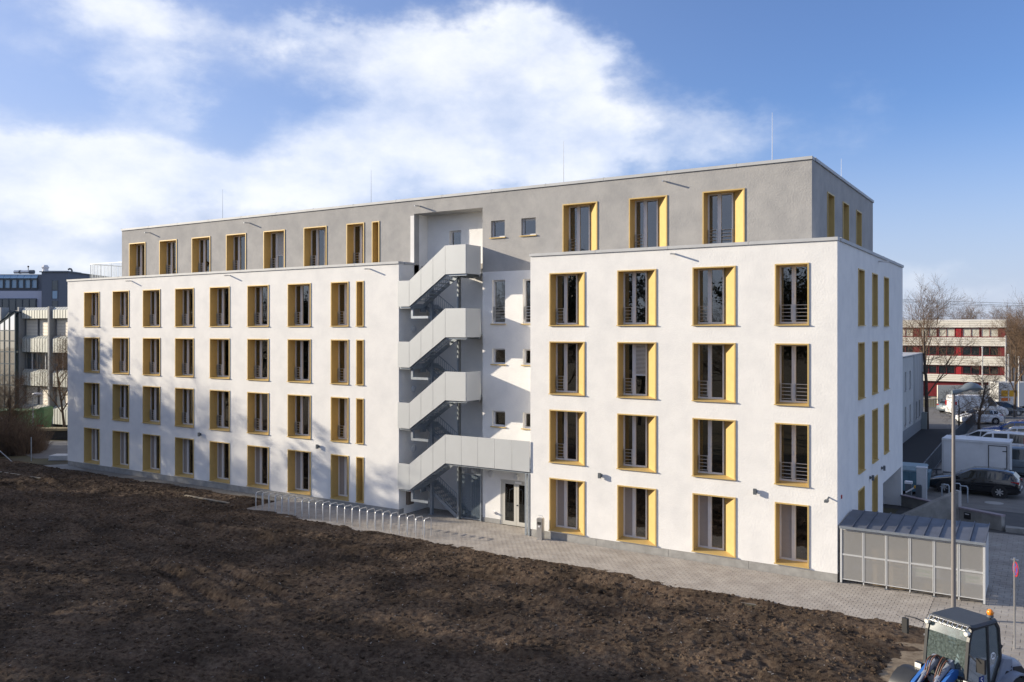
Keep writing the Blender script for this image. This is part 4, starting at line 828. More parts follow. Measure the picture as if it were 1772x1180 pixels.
PB = thing('barrier', 'dark barrier machine with yellow arm end inside the carport entrance', 'barrier', (.2, 17.1, 0)); MB().box(-.15, .15, -.15, .15, 0, 1.0).build('housing', DGREY, PB); MB().box(-.18, .18, -.18, .18, 1.0, 1.12).build('cap', FRAMEW, PB); MB().tube([(-.1, -.25, .55), (.32, -.25, .85)], .04, 8).build('arm', FRAMEW, PB); MB().ball((.36, -.25, .88), .09).build('arm_tip', mat('yellow_plastic', (.6, .32, .02)), PB)
o = MB().box(-.24, .24, -.2, .2, 0, 1.75).box(-.27, .27, -.23, .23, 1.75, 1.82).box(.24, .25, -.02, .02, .4, 1.3).build('control_cabinet', mat('cabinet_white', (.55, .56, .57), .5, var=.1), loc=(.75, 17.9, 0)); tag(o, 'tall pale control cabinet beside the black car', 'cabinet')
TB = thing('waste_container', 'teal waste container with a bulging lid by the ramp fence', 'container', (-.35, 20.4, 0)); TM = mat('teal_metal', (.10, .20, .26), .5, var=.25, vscale=3)
MB().prism([(-1.1, .15), (1.1, .15), (1.25, 1.25), (-1.25, 1.25)], -.75, .75, lambda a, b, c: (a, c, b)).build('tub', TM, TB); MB().loft([[(-1.28+.05*k, -.8, 1.25) if False else (x, -.8+.2*k*.5, z) for x, z in ((-1.28+.1*k, 1.26+.1*k), (1.28-.1*k, 1.26+.1*k), (1.2-.1*k, 1.34+.1*k), (-1.2+.1*k, 1.34+.1*k))] for k in range(3)]+[[(x, .8, z) for x, z in ((-1.08, 1.46), (1.08, 1.46), (1.0, 1.54), (-1.0, 1.54))]]).build('lid', mat('lid_teal', (.2, .29, .34), .5, var=.2), TB)
for x in (-.9, -.3, .3, .9): MB().box(x-.04, x+.04, -.80, -.72, .15, 1.2).build('rib', TM, TB)
for x in (1.0, .8): MB().box(x-.02, x+.02, -.9, -.86, 0, 1.6).build('guide_rail', GALV, TB)
hp = MB(); hp.tube([(-.17, 0, 0), (-.17, 0, .78), (-.13, 0, .86), (.13, 0, .86), (.17, 0, .78), (.17, 0, 0)], .035, 8); hpm = hp.mesh('steel_hoop', GALV, 60)
for (px, py), lb in zip(((1636, 866), (1656, 864), (1668, 869)), ('steel hoop barrier in front of the black car front wheel', 'steel hoop barrier hidden partly by the lamp pole', 'steel hoop barrier before the black car middle doors')): tag(inst('steel_hoop', hpm, None, gp(px, py)), lb, 'hoop', 'hoops before the parking bays')
MB().cyl((4.06, 19.34, -.006), (4.06, 19.34, .0), .45, 20).build('manhole_cover', mat('manhole', (.30, .30, .29), .7), kind='structure')
# metal fence between the ramp and the bays
def fence(label, pts, h, base_z=0, step=.14, th=.02, m=GALV):
    t = thing('metal_fence', label, 'fence', pts[0])
    o = Vector(pts[0])
    for a, b in zip(pts, pts[1:]):
        a, b = Vector(a), Vector(b); L_ = (b-a).length; n_ = max(1, round(L_/2.4))
        for i in range(n_+1): p = a.lerp(b, i/n_)-o; MB().box(p.x-.03, p.x+.03, p.y-.03, p.y+.03, 0, h+.05).build('post', m, t)
        for z in (.12, h): MB().bar(a-o+Vector((0, 0, z)), b-o+Vector((0, 0, z)), .05, .04).build('rail', m, t)
        br = MB(); k = int(L_/step)
        for i in range(k): p = a.lerp(b, (i+.5)/k)-o; br.bar(p+Vector((0, 0, .12)), p+Vector((0, 0, h)), th, th)
        br.build('bars', m, t, kind='stuff')
fence('grey bar fence along the sunken ramp beside the parked cars', [(.25, 22.0, 0), (.15, 36.0, 0), (.6, 62.0, 0)], 1.25, m=DGREY)
fence('grey bar fence across the end of the parking row', [(.7, 63.0, 0), (9.5, 66.5, 0)], 1.3)
fence('pale railing before the red and white office block', [gp(1594, 707), gp(1640, 706)], 1.1, step=.3)
MB().quad((-8, 18, -.010), (.1, 18, -.010), (.3, 62, -.010), (-8, 62, -.010)).build('ramp_asphalt', mat('dark_asphalt', (.022, .024, .028), .9, var=.3), kind='structure')
# street in front of the office block
sA = [gp(1500, 742), gp(2100, 742), gp(2100, 706), gp(1500, 706)]
MB().add([(p.x, p.y, .0) for p in sA], [(0, 1, 2, 3)]).build('street', mat('pale_asphalt', (.16, .155, .15), .9, col2=(.12, .117, .115), vscale=.4), kind='structure')
# ------------------------------------------------------------------ neighbouring pale building behind
NBD = thing('neighbour_building', 'pale two storey building with stained end wall beyond the carport', 'building', (-4.2, 40, 0)); NW = mat('pale_render', (.52, .53, .52), .9, var=.12, vscale=1); NST = mat('stained_render', (.33, .34, .34), .9, col2=(.45, .46, .46), vscale=.9, stretch=(1, 1, .25))
opsN = []
for y in (-4, -1.2, 3.5, 6.3):
    for z in (1.3, 4.2): opsN.append((y, y+1.0, z, z+1.5))
def wl(nm, m, u0, u1, z0, z1, ops, fn): return wall(nm, m, u0, u1, z0, z1, ops, fn, t=.25, parent=NBD)
nx_ = .75
wl('wall', NW, -9, 9, .95, 6.9, opsN, lambda u, d, z: (nx_-d, u, z)); wl('wall', NST, 9, 15.3, .95, 6.95, [(10, 11, 1.3, 2.8), (12, 13, 1.3, 2.8)], lambda u, d, z: (nx_+.06-d, u, z))
MB().box(-8, nx_+.02, -9, 15.3, -.05, .95).build('plinth', mat('plinth_grey', (.26, .28, .30), .85, var=.2), NBD); MB().box(-8, nx_-.25, -9, 15.2, 6.6, 6.85).box(-8, nx_+.1, -9.05, 15.4, 6.96, 7.05).build('roof', COPE, NBD)
MB().box(-8, nx_-.3, 15.05, 15.3, .95, 6.9).box(-8, nx_-.3, -9, -8.75, .95, 6.9).build('wall', NW, NBD)
for y, _, z, _ in opsN+[(10, 11, 1.3, 2.8), (12, 13, 1.3, 2.8)]:
    f = MB(); x = nx_-.1; f.box(x-.05, x, y, y+.07, z, z+1.5).box(x-.05, x, y+.93, y+1, z, z+1.5).box(x-.05, x, y+.47, y+.53, z, z+1.5).box(x-.05, x, y+.07, y+.93, z, z+.07).box(x-.05, x, y+.07, y+.93, z+1.43, z+1.5)
    o = f.build('window', FRAMEW, NBD); MB().box(x-.03, x-.02, y+.05, y+.95, z+.05, z+1.45).build('pane', CARGL, o); MB().box(x, nx_+.1, y-.05, y+1.05, z-.06, z).build('sill', COPE, o)
o = MB().box(-.35, .35, -.25, .25, 0, 1.5).box(-.38, .38, -.28, .28, 1.5, 1.56).build('utility_box', mat('utility_grey', (.28, .31, .30), .6), loc=gp(1597, 742)); tag(o, 'grey green utility box at the corner of the pale building', 'utility box')
# ------------------------------------------------------------------ red and white office block far behind
def frame_at(x, depth):                      # a local frame facing the viewer's side: x along RT
    p = dp(x, HY, depth); p.z = 0; return p
FD = 108.0; RB = thing('office_block', 'cream banded office block with dark red window strips across the street', 'building', frame_at(1741, FD), YAW-R(30))
pxm = FPX/FD; CRM = mat('cream_cladding', (.82, .78, .68), .6, var=.08, vscale=.5); MAR = mat('maroon_frame', (.20, .018, .022), .5, var=.2)
zz = lambda y: CH+(HY-y)/pxm
LEN = 26.0
bands = [(553.5, 567), (584, 599.5), (617, 634), (650, 663)]; strips = [(567, 584), (599.5, 617), (634, 650), (663, 690)]
for (y0, y1) in bands:
    za, zb = zz(y1), zz(y0); nb = 4; hgt = (zb-za)/nb
    for i in range(nb):
        z0 = za+i*hgt; MB().prism([(-.02, z0+.01), (-.07, z0+.05), (-.07, z0+hgt-.03), (0, z0+hgt), (.3, z0+hgt), (.3, z0+.01)], -LEN, 0.0, lambda a, b, c: (c, a, b)).build('cladding_board', CRM, RB)
        MB().box(.0, .06, .02, 11.5, z0+.015, z0+hgt-.015).build('cladding_board', CRM, RB)
for si, (y0, y1) in enumerate(strips):
    za, zb = zz(y1), zz(y0)
    MB().box(-LEN, -.05, .32, .42, za, zb).build('strip_backing', MAR, RB); x = -.1; i = 0
    if si == 3:
        x = -9.6
    while x > -LEN+3:
        if si < 3:
            if i % 2 == 0: MB().box(x-.62, x, .2, .32, za+.05, zb-.05).build('red_panel', RED if i % 4 == 2 else MAR, RB); x -= .72
            wl_ = 2.0
            o = MB().box(x-wl_, x, .24, .3, za+.02, za+.12).box(x-wl_, x, .24, .3, zb-.1, zb-.02).box(x-.07, x, .24, .3, za+.12, zb-.1).box(x-wl_, x-wl_+.07, .24, .3, za+.12, zb-.1).box(x-wl_/2-.03, x-wl_/2+.03, .24, .3, za+.12, zb-.1).build('window', MAR, RB)
            MB().box(x-wl_+.05, x-.05, .30, .315, za+.1, zb-.08).build('pane', CARGL if si else mat('drawn_blind', (.62, .60, .50), .6, var=.08), o); x -= wl_+.12; i += 1
        else:
            o = MB().box(x-1.1, x, .1, .3, za, za+.12).box(x-1.1, x, .1, .3, zb-.12, zb).box(x-.12, x, .1, .3, za+.12, zb-.12).box(x-1.1, x-.98, .1, .3, za+.12, zb-.12).box(x-.98, x-.12, .1, .3, (za*.62+zb*.38)-.06, (za*.62+zb*.38)+.06).build('window', RED, RB)
            MB().box(x-1.0, x-.1, .25, .26, za+.1, zb-.1).build('pane', CARGL, o); MB().box(x-.95, x-.15, .22, .24, zb-.55, zb-.15).build('window_banner', FRAMEW, o); x -= 1.12; i += 1
MB().box(-LEN, -.3, .45, 11.5, -.1, zz(553.5)-.1).build('core', mat('core_cream', (.42, .39, .33), .8), RB); MB().box(-LEN, .1, -.05, 11.6, zz(553.5), zz(552.2)).build('roof_edge', FRAMEW, RB)
o = MB().box(-3.2, 3.2, -.08, .08, .3, 2.5).box(-3.0, -2.8, -.1, .1, 0, .3).box(2.8, 3.0, -.1, .1, 0, .3).build('advertising_board', mat('board_cream', (.72, .69, .58), .6, var=.06), loc=frame_at(1668, 102), rz=YAW); tag(o, 'long cream advertising board standing before the office block', 'board')
for px, top, d_, lb in ((1700, 602, 98, 'flagpole before the office block beside the tall window strip'), (1740, 583, 100, 'flagpole at the corner of the office block'), (1745, 615, 96, 'white flagpole right of the office block corner'), (1763, 619, 94, 'white flagpole standing among the trees by the street')):
    p = frame_at(px, d_); z = CH+(HY-top)/FPX*d_; o = MB().tube([(0, 0, 0), (0, 0, z)], [.09, .07], 10).ball((0, 0, z+.05), .11).build('flagpole', mat('flagpole_paint', (.55, .54, .52), .4, metal=.3), loc=p); tag(o, lb, 'flagpole')
YT = thing('food_truck', 'white truck with yellow and orange sign by the right hand trees', 'truck', frame_at(1748, 97), YAW); MB().box(-1.9, 1.9, -1, 1, .5, 3.2).build('box_body', mat('truck_white', (.62, .62, .60), .5), YT); MB().box(-1.6, .2, -1.03, -1.0, 1.6, 2.3).build('sign_panel', mat('yellow_plastic', (.6, .32, .02)), YT); MB().box(-1.6, -.6, -1.04, -1.0, 1.1, 1.45).build('sign_panel', mat('orange_plastic', (.6, .16, .03)), YT)
for x in (-1.2, 1.2): o = inst('wheel', WM[2], YT, (x, -.9, .325), PI); inst('tyre', WM[0], o); inst('rim', WM[1], o)
# overhead wires
for k, (ya, yb) in enumerate(((517, 521), (519, 527), (521, 530))):
    a, b = dp(1540, ya, 300), dp(2000, yb+6, 300); m_ = (a+b)/2-Vector((0, 0, 1.2)); pts = [a*(1-t)**2+m_*2*t*(1-t)+b*t*t for t in [i/10 for i in range(11)]]
    tag(MB().tube(pts, .05, 4).build('power_line', BLACK), ['uppermost far power line above the office block', 'middle far power line above the office block', 'lowest far power line above the office block'][k], 'power line')
# ------------------------------------------------------------------ left: clad office building and what stands before it
LD = 82.0; ppm = FPX/LD; OB = thing('clad_office_building', 'grey metal clad three storey office building with glazed stair tower', 'building', frame_at(60, LD), YAW-R(28))
CLAD = mat('ribbed_cladding', (.50, .51, .47), .5, metal=.3, var=.12, vscale=1); PIER = mat('concrete_pier', (.27, .28, .29), .7, var=.15); LGL = mat('office_glass', (.05, .065, .075), .08, spec=.9); BLN = mat('lit_blind', (.80, .72, .58), .6, var=.06, vscale=3)
lx = lambda x: (x-60)/(ppm*.545); lz = lambda y: CH+(HY-y)/ppm
MB().box(lx(-60), lx(180), .5, 14, 0, lz(536)).build('core', mat('core_grey', (.16, .165, .17), .8), OB)
piers = [11.5, 40, 86, 131.5]; bayx = [(-34, 9), (43, 83), (89, 129), (134, 175)]
for x in piers: MB().box(lx(x)-.12, lx(x)+.12, -.35, .45, 0, lz(531)).build('pier', PIER, OB)
for (xa, xb) in bayx:
    for (y0, y1) in ((537, 551), (586, 609), (644, 667), (705, 730)):
        n_ = 10; s_ = (lx(xb)-lx(xa))/n_; za, zb = max(0, lz(y1)), lz(y0)
        for i in range(n_):
            x0 = lx(xa)+i*s_
            MB().prism([(-.22, za), (-.22, zb-.0), (.1, zb+.28), (.45, zb+.28), (.45, za)], x0+.045, x0+s_-.045, lambda a, b, c: (c, a, b)).build('cladding_rib', CLAD, OB)
    for fi, (y0, y1) in enumerate(((551, 583), (609, 643), (668, 704))):
        za, zb = lz(y1), lz(y0); xm = (lx(xa)+lx(xb))/2
        for k in range(2):
            xs_, xe = (lx(xa)+.08, xm-.12) if k == 0 else (xm+.12, lx(xb)-.08)
            o = MB().box(xs_, xs_+.06, .2, .3, za, zb).box(xe-.06, xe, .2, .3, za, zb).box(xs_+.06, xe-.06, .2, .3, za, za+.06).box(xs_+.06, xe-.06, .2, .3, zb-.06, zb).build('window', PIER, OB)
            MB().box(xs_+.05, xe-.05, .28, .29, za+.05, zb-.05).build('pane', LGL, o)
            if fi != 1:
                b_ = MB(); z = zb-.08
                while z > za+.1: b_.quad((xs_+.07, .19, z-.13), (xe-.07, .19, z-.13), (xe-.07, .24, z-.01), (xs_+.07, .24, z-.01)); z -= .14
                b_.build('blind', BLN, o)
            else: MB().box((xs_+xe)/2-.04, (xs_+xe)/2+.04, .2, .28, za, zb).build('mullion', FRAMEW, o)
# glazed stair tower with a lean-to roof
TG = glass('tower_glass', (.35, .5, .45), .9, .02); TFm = mat('tower_frame', (.025, .05, .07), .4)
x0, x1, yF = lx(16), lx(41), -.7
tw = MB()
for x in (x0, lx(24), lx(32), x1): tw.box(x-.06, x+.06, yF-.06, yF+.06, 0, lz(560)+(lz(540)-lz(560))*(x-x0)/(x1-x0))
for y in (572, 590, 609, 630, 650, 667, 686, 705): tw.box(x0+.06, x1-.06, yF-.05, yF+.05, lz(y)-.05, lz(y)+.05)
tw.bar((x0, yF, lz(560)), (x1, yF, lz(540)), .14, .14); tw.bar((x0, .4, lz(560)), (x1, .4, lz(540)), .14, .14); tw.bar((x0, yF, lz(560)), (x0, .4, lz(560)), .12, .12); tw.bar((x1, yF, lz(540)), (x1, .4, lz(540)), .12, .12)
to = tw.build('stair_tower', TFm, OB)
ysr = [560, 590, 609, 630, 650, 667, 686, 705, 740]; xsr = [x0, lx(24), lx(32), x1]
for i in range(3):
    for j in range(len(ysr)-1):
        a, b = xsr[i]+.07, xsr[i+1]-.07; zt0 = lz(ysr[j])-.06; zt1 = zt0; zb = max(.1, lz(ysr[j+1])+.06)
        if j == 0: zt0 = lz(560)+(lz(540)-lz(560))*(a-x0)/(x1-x0)-.08; zt1 = lz(560)+(lz(540)-lz(560))*(b-x0)/(x1-x0)-.08
        MB().prism([(a, zb), (b, zb), (b, zt1), (a, zt0)], yF-.01, yF+.01, lambda p, q, c: (p, c, q)).build('pane', TG, to)
MB().quad((x0-.1, yF-.15, lz(560)+.1), (x1, yF-.15, lz(540)+.1), (x1, .45, lz(540)+.1), (x0-.1, .45, lz(560)+.1)).build('glass_roof', mat('roof_glass', (.16, .24, .30), .1, spec=.9), to)
MB().bar((x0+.5, yF+.2, lz(554)+.2), (x0+1.3, yF+.2, lz(544)+.2), .06, .06).bar((x0+.5, -.2, lz(554)+.2), (x0+1.3, -.2, lz(544)+.2), .06, .06).build('roof_hatch', TFm, to)
tf = MB()
for y in (609, 667): tf.box(x0+.1, x1-.1, yF+.15, .4, lz(y)-.1, lz(y)+.1)
tf.box(lx(33), x1-.15, -.1, .3, 0, lz(548)).build('stair_core', mat('stair_cream', (.42, .43, .36), .8), to)
# dark building behind
DD = 118.0; pq = FPX/DD; DB = thing('dark_office_tower', 'dark slate office building with white glazed storey and roof vents', 'building', frame_at(72, DD), YAW); dx_ = lambda x: (x-72)/pq; dz_ = lambda y: CH+(HY-y)/pq
SL = mat('slate_render', (.15, .17, .21), .8, var=.1); LV = mat('pale_lilac_render', (.48, .50, .60), .8, var=.05)
MB().box(0, dx_(118), 0, 14, 0, dz_(471)).build('stair_block', SL, DB); MB().box(-.25, dx_(119.5), -.15, 14, dz_(471), dz_(469.5)).build('roof_edge', DGREY, DB)
MB().box(dx_(-90), -.02, .6, 14, 0, dz_(503)).build('wall', LV, DB); MB().box(dx_(-90), dx_(60), .3, .6, dz_(545), dz_(516)).build('strip_recess', DGREY, DB)
MB().box(dx_(-90), dx_(70), .9, 14, dz_(503), dz_(474)).build('upper_storey', SL, DB)
for i in range(9):
    xa = dx_(60)-i*.95; o = MB().box(xa-.88, xa-.8, .62, .88, dz_(499), dz_(482)).box(xa-.08, xa, .62, .88, dz_(499), dz_(482)).box(xa-.8, xa-.08, .62, .88, dz_(499), dz_(497.6)).box(xa-.8, xa-.08, .62, .88, dz_(483.4), dz_(482)).build('window', DGREY, DB)
    MB().box(xa-.81, xa-.07, .8, .82, dz_(498), dz_(483)).build('pane', mat('sky_glass', (.22, .36, .50), .05, spec=.9), o)
    o = MB().box(xa-.9, xa-.84, .1, .3, dz_(540), dz_(518)).build('window', DGREY, DB); MB().box(xa-.84, xa-.02, .2, .22, dz_(540), dz_(518)).build('pane', LGL, o)
    MB().prism([(.55, dz_(481)), (.95, dz_(474.5)), (1.0, dz_(474.5)), (.6, dz_(481))], xa-.93, xa-.02, lambda a, b, c: (c, a, b)).build('sloped_pane', MATS['sky_glass'], DB)
for j, (y0, y1) in enumerate(((485, 502), (503, 517), (520, 534))):
    o = MB().box(dx_(90), dx_(91), -.06, .02, dz_(y1), dz_(y0)).box(dx_(99.5), dx_(100.5), -.06, .02, dz_(y1), dz_(y0)).build('window', DGREY, DB); MB().box(dx_(91), dx_(99.5), -.04, -.01, dz_(y1)+.03, dz_(y0)-.03).build('pane', MATS['sky_glass'] if j == 1 else LGL, o)
MB().box(dx_(40), dx_(84), 5, 9, dz_(476), dz_(464)).build('roof_housing', mat('vent_white', (.55, .57, .58), .5), DB)
vt = MB(); c = (dx_(37.5), 6, 0); vt.tube([(c[0], 6, dz_(475)), (c[0], 6, dz_(461))], .4, 12).tube([(c[0], 6, dz_(461)), (c[0], 6, dz_(457)), (c[0], 6, dz_(453))], [.35, .55, .3], 8); vt.build('roof_vent', FRAMEW, DB)
MB().tube([(dx_(3), 3, dz_(468)), (dx_(36), 3, dz_(468))], .24, 12).build('vent_pipe', STEEL, DB, smooth=40); MB().tube([(dx_(3+9), 3, dz_(468)), (dx_(15), 3, dz_(468))], .27, 12).tube([(dx_(30), 3, dz_(468)), (dx_(38), 3, dz_(468))], .29, 12).build('pipe_collar', DGREY, DB)
MB().tube([(dx_(98.5), 4, dz_(471)), (dx_(98.5), 4, dz_(464)), (dx_(97), 4, dz_(461.8)), (dx_(94), 4, dz_(461.5)), (dx_(92), 4, dz_(463))], .13, 8).box(dx_(98.5)-.1, dx_(105), 3.8, 4.2, dz_(471), dz_(467.5)).build('goose_neck_pipe', DGREY, DB, smooth=40)
MB().tube([(dx_(24), 3.5, dz_(468)), (dx_(24), 3.5, dz_(459))], .05, 6).ball((dx_(24), 3.5, dz_(458)), .13).build('antenna', BLACK, DB)
# green skips
SKG = mat('skip_green', (.10, .22, .10), .55, col2=(.16, .28, .14), vscale=1)
def skip(label, p, w_, h_, dd, sloped):
    t = thing('waste_skip', label, 'skip', p, YAW)
    MB().prism([(-w_/2+.25, .15), (w_/2-.25, .15), (w_/2, h_), (-w_/2, h_)], -dd/2, dd/2, lambda a, b, c: (a, c, b)).build('tub', SKG, t)
    for i in range(5): x = -w_/2+.4+i*(w_-.8)/4; MB().box(x-.05, x+.05, -dd/2-.07, -dd/2, .2, h_-.05).build('rib', SKG, t)
    if sloped: MB().prism([(-w_/2, h_+.005), (w_/2, h_+.005), (w_/2, h_+.7), (w_/2-.25, h_+.8)], -dd/2, dd/2, lambda a, b, c: (a, c, b)).build('lid', SKG, t)
    else: MB().box(-w_/2-.06, w_/2+.06, -dd/2-.06, dd/2+.06, h_, h_+.1).build('rim', SKG, t)
    for s in (-1, 1): MB().box(s*w_*.35-.3, s*w_*.35+.3, -dd/2-.075, -dd/2-.071, .5, .62).build('warning_strip', RED, t)
    return t
s1 = skip('large green waste skip with white placard beneath the stair tower', frame_at(22, 74), 3.2, 2.1, 1.8, False); MB().box(-.75, .85, -.99, -.97, 1.0, 1.75).build('placard', mat('placard_white', (.6, .6, .6), .6, var=.5, vscale=9), s1)
skip('green waste skip with raised sloping lid next to the street lamp', frame_at(66, 77), 1.9, 1.4, 1.6, True)
q = frame_at(97, 71); hw = thing('garden_wall', 'low dark wall with straw coloured top behind the road', 'wall', q, YAW); MB().box(-1.6, 6, -.2, .2, 0, .75).build('wall_panel', mat('dark_wall', (.035, .037, .04), .8, var=.3), hw); MB().box(-1.65, 6, -.3, .4, .75, .95).build('cap', mat('straw_top', (.38, .32, .2), .9, var=.3, vscale=4), hw)
MB().add([(*dp(x, HY, d)[:2], -.008) for x, d in ((60, 60.5), (400, 60.5), (400, 70), (-20, 70))], [(0, 1, 2, 3)]).build('left_road', mat('worn_asphalt', (.17, .17, .175), .9, col2=(.12, .12, .125), vscale=.5), kind='structure')
l2 = thing('street_lamp', 'small street lamp with flat pale head in front of the green skips', 'street lamp', frame_at(57, 69), YAW); MB().tube([(0, 0, 0), (0, 0, 3.9)], [.06, .04], 8).build('pole', GALV, l2); MB().ball((.35, 0, 3.95), .42, .2, .12, 12, 6).bar((0, 0, 3.88), (.3, 0, 3.9), .05, .05).build('lamp_head', FRAMEW, l2)
o = MB().tube([(0, 0, -.1), (0, 0, 1.65)], .03, 8).build('fence_post', GALV, loc=gp(54, 797)); tag(o, 'upright thin steel fence post by the brown shrubs', 'fence post')
pA_, pB_ = gp(23, 801), gp(-40, 801); o = MB().tube([(0, 0, 0), tuple(dp(-14, 768, (gp(23, 801)-CAM).dot(FW))-pA_)], .03, 8).build('leaning_pole', GALV, loc=pA_); tag(o, 'thin steel pole leaning at a slant beside the shrubs', 'pole')
ss = thing('slab_stack', 'small stack of pale slabs at the white building corner', 'slabs', gp(104, 795), YAW)
for i in range(4): MB().box(-.55+.02*(i % 2), .75, -.5, .5+.02*(i % 3), .01+i*.085, .085+i*.085).build('slab', mat('pale_slab', (.55, .56, .57), .7, var=.15), ss)
MB().add([(*gp(x, y)[:2], .02) for x, y in ((75, 806), (118, 803), (150, 815), (105, 812))], [(0, 1, 2, 3)]).build('concrete_apron', CONC, kind='structure')
# ------------------------------------------------------------------ bare trees and shrubs
def branch_tree(seed, h, spread, levels, trunk_r, lean=.0, first=.3, nb=(5, 8), up=.35, droop=0, twigs=3):
    rg_ = random.Random(seed); tr, cr = MB(), MB()
    def grow(p, d, L_, r, lev, mb):
        n_ = 4 if lev < 2 else 3; pts, rs = [p], [r]
        q = Vector(p); dd = Vector(d)
        for i in range(n_):
            dd = (dd+Vector((rg_.uniform(-1, 1), rg_.uniform(-1, 1), rg_.uniform(-.6, .8)))*(.10 if lev == 0 else .22)+Vector((0, 0, -droop if lev > 1 else up*.12))).normalized(); q = q+dd*L_/n_; pts.append(q.copy()); rs.append(max(.006, r*(1-(i+1)/n_*.62)))
        mb.tube(pts, rs, 8 if lev == 0 else (5 if lev == 1 else (4 if lev == 2 else 3)), cap=False)
        if lev >= levels: return
        k = rg_.randint(*nb) if lev < levels-1 else twigs+rg_.randint(0, 2)
        for i in range(k):
            t = (first if lev == 0 else .2)+(1-(first if lev == 0 else .2))*(i+rg_.random()*.8)/k; t = min(t, .98); j = min(int(t*n_), n_-1); f = t*n_-j; b = pts[j].lerp(pts[j+1], f); rr = rs[j]*(1-f)+rs[j+1]*f
            ax_ = (pts[j+1]-pts[j]).normalized(); a = rg_.uniform(0, 6.283)+i*2.4; s_ = ax_.orthogonal().normalized(); s_.rotate(Matrix.Rotation(a, 3, ax_))
            sp__ = spread*rg_.uniform(.7, 1.25); nd_ = (ax_*math.cos(sp__)+s_*math.sin(sp__)+Vector((0, 0, up*.35))).normalized()
            grow(b, nd_, L_*rg_.uniform(.45, .68)*(1.15-.5*t if lev == 0 else 1), rr*rg_.uniform(.45, .65), lev+1, cr)
    grow(Vector((0, 0, -.1)), Vector((lean, 0, 1)), h*.72, trunk_r, 0, tr)
    return tr.mesh('trunk', BARK, 60), cr.mesh('crown', TWIG)
V = [branch_tree(11, 13, .75, 4, .20, nb=(7, 9), twigs=6), branch_tree(23, 14, .65, 4, .24, nb=(7, 9), first=.22, twigs=4), branch_tree(31, 12, .9, 4, .18, nb=(7, 9), twigs=4), branch_tree(44, 5.5, .95, 4, .12, nb=(6, 8), first=.22, up=.1, twigs=3)]
def tree(v, loc, s, rz, label, group=None, cat='tree', name='bare_tree'):
    t = thing(name, label, cat, loc, rz, group); t.scale = s if isinstance(s, tuple) else (s, s, s); inst('trunk', V[v][0], t); inst('crown', V[v][1], t); return t
tree(0, gp(1604, 742), .98, .3, 'tall bare tree with brown twigs beside the pale building corner')
tree(3, gp(1660, 752), .80, 1.0, 'low spreading bare tree at the fence behind the lamp pole')
tree(3, gp(1694, 748), 1.15, 2.6, 'bare tree in front of the white panel van by the fence')
tree(0, gp(1756, 722), .80, 4.0, 'bare tree with wide crown before the white truck')
tree(1, gp(1775, 706), .85, 4.7, 'bare tree right of the flagpoles at the street')
tree(2, gp(114, 757), .72, .7, 'bare tree beside the low dark wall near the building corner')
tree(3, gp(26, 776), 1.0, .5, 'thin bare tree growing out of the shrubs before the skips')
tree(2, gp(10, 780), .5, 2.5, 'small crooked bare tree among the brown shrubs')
for i, (px, d_, v, s_) in enumerate(((1752, 135, 0, .95), (1768, 128, 1, .9), (1785, 122, 2, .95), (1690, 150, 1, .98), (1650, 150, 0, 1.0), (1610, 152, 2, 1.0), (1800, 112, 1, .9), (1725, 152, 2, 1.1))):
    tree(v, frame_at(px, d_), s_, i*1.3, 'bare tree in the far row behind the office block', 'far trees behind the office block')
# shrubs
shm = []
for sd_ in (5, 6, 7):
    rg_ = random.Random(sd_); m = MB()
    for i in range(90):
        a = rg_.uniform(0, 6.283); r0 = rg_.uniform(0, .5); l = rg_.uniform(1.0, 2.4); p = Vector((math.cos(a)*r0, math.sin(a)*r0, -.05)); d = Vector((math.cos(a)*rg_.uniform(.05, .6), math.sin(a)*rg_.uniform(.05, .6), 1)).normalized(); pts = [p]; q = p.copy()
        for k in range(4):
            d = (d+Vector((rg_.uniform(-.3, .3), rg_.uniform(-.3, .3), rg_.uniform(-.1, .2)))).normalized(); q = q+d*l/4; pts.append(q.copy())
            for _ in range(2): e = (d+Vector((rg_.uniform(-.9, .9), rg_.uniform(-.9, .9), rg_.uniform(-.3, .6)))).normalized(); m.tube([q, q+e*l*.22], [.007, .004], 3, cap=False)
        m.tube(pts, [.014, .012, .010, .007, .004], 3, cap=False)
    shm.append(m.mesh('shrub', mat('shrub_twig', (.16, .11, .075), .95, col2=(.10, .07, .05), vscale=2)))
for i, (px, py, s_) in enumerate(((-12, 784, 1.3), (6, 788, 1.15), (22, 786, 1.25), (38, 787, 1.1), (50, 784, 1.0), (62, 784, .85), (30, 776, 1.3), (4, 775, 1.4), (55, 777, 1.05), (-20, 792, 1.2), (14, 770, 1.2), (72, 779, .7))):
    o = inst('shrub', shm[i % 3], None, gp(px, py), i*1.1); o.scale = (s_,)*3; tag(o, 'brown leafless shrub in the clump at the field edge', 'shrub', 'leafless shrubs at the field edge')
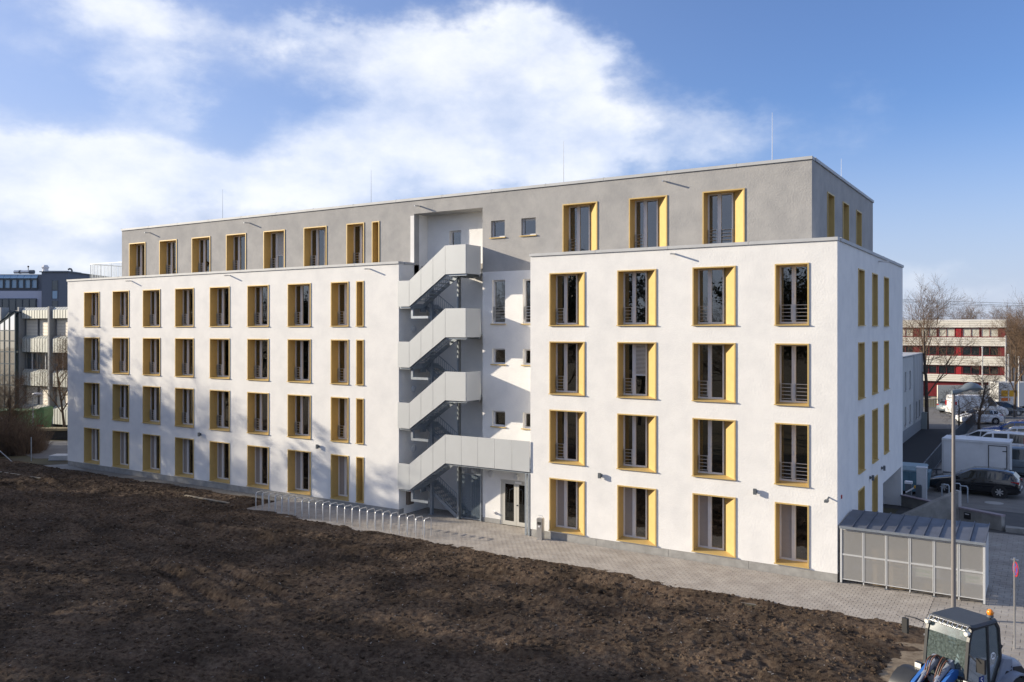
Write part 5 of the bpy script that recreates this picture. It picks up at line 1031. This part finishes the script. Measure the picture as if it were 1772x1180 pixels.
# trees round the field on the sunny side (they shade the soil and the wall, and stand in the windows)
def leafy(v, seed, n_, size):               # the same kind of tree overgrown with ivy
    rg_ = random.Random(seed); src = V[v][1].vertices; m = MB(); N_ = len(src)
    me = V[v][1].copy(); vs, fs = [], []
    for i in range(n_):
        c = src[rg_.randrange(N_)].co+Vector((rg_.uniform(-1, 1), rg_.uniform(-1, 1), rg_.uniform(-1, 1)))*.22
        a = Vector((rg_.uniform(-1, 1), rg_.uniform(-1, 1), rg_.uniform(-1, 1))).normalized(); b = a.orthogonal().normalized(); s_ = size*rg_.uniform(.5, 1.3); m.quad(c-a*s_, c+b*s_*.6, c+a*s_, c-b*s_*.6)
    return m.mesh('ivy', mat('ivy_leaf', (.030, .045, .018), .6, col2=(.05, .05, .022), vscale=1.5))
IVY = [leafy(0, 1, 4500, .16), leafy(1, 2, 6000, .16), leafy(2, 3, 4500, .16)]
rt = random.Random(17); k = 0
ROW = [(-67, -7.5, 1), (-72, -10, 1.02), (-62, -9, .98), (-57, -10, .92), (-52.5, -11, .80), (-78, -8, 1.0), (-66, -13.5, .9), (-83, -14, 1.05),
       (-70, -20, 1), (-65, -22.5, 1), (-59, -22, .98), (-54, -24, 1), (-48.5, -24.5, .98), (-43, -26, 1), (-38, -27.5, 1), (-33, -29.5, 1), (-28, -32, 1), (-40, -35, 1.05), (-33, -38, 1), (-26, -42, 1), (-19, -47, 1), (-11, -52, 1.1), (-3, -56, 1), (5, -59, 1.1), (-19, -57, 1.1), (-78, -26, 1.1), (-88, -22, 1.1)]
BARE = {0, 2, 3, 6, 8, 10, 12, 13, 15, 17, 20, 22}
for x, y, s_ in ROW:
    h_ = s_*(1+rt.uniform(-.06, .06)); t = tree(k % 3, (x+rt.uniform(-.8, .8), y+rt.uniform(-.8, .8), 0), (h_*1.15, h_*1.15, h_), rt.uniform(0, 6.28), 'tree in the wood on the sunny side of the field', 'trees on the sunny side of the field'); 
    if k not in BARE: inst('ivy', IVY[k % 3], t)
    k += 1
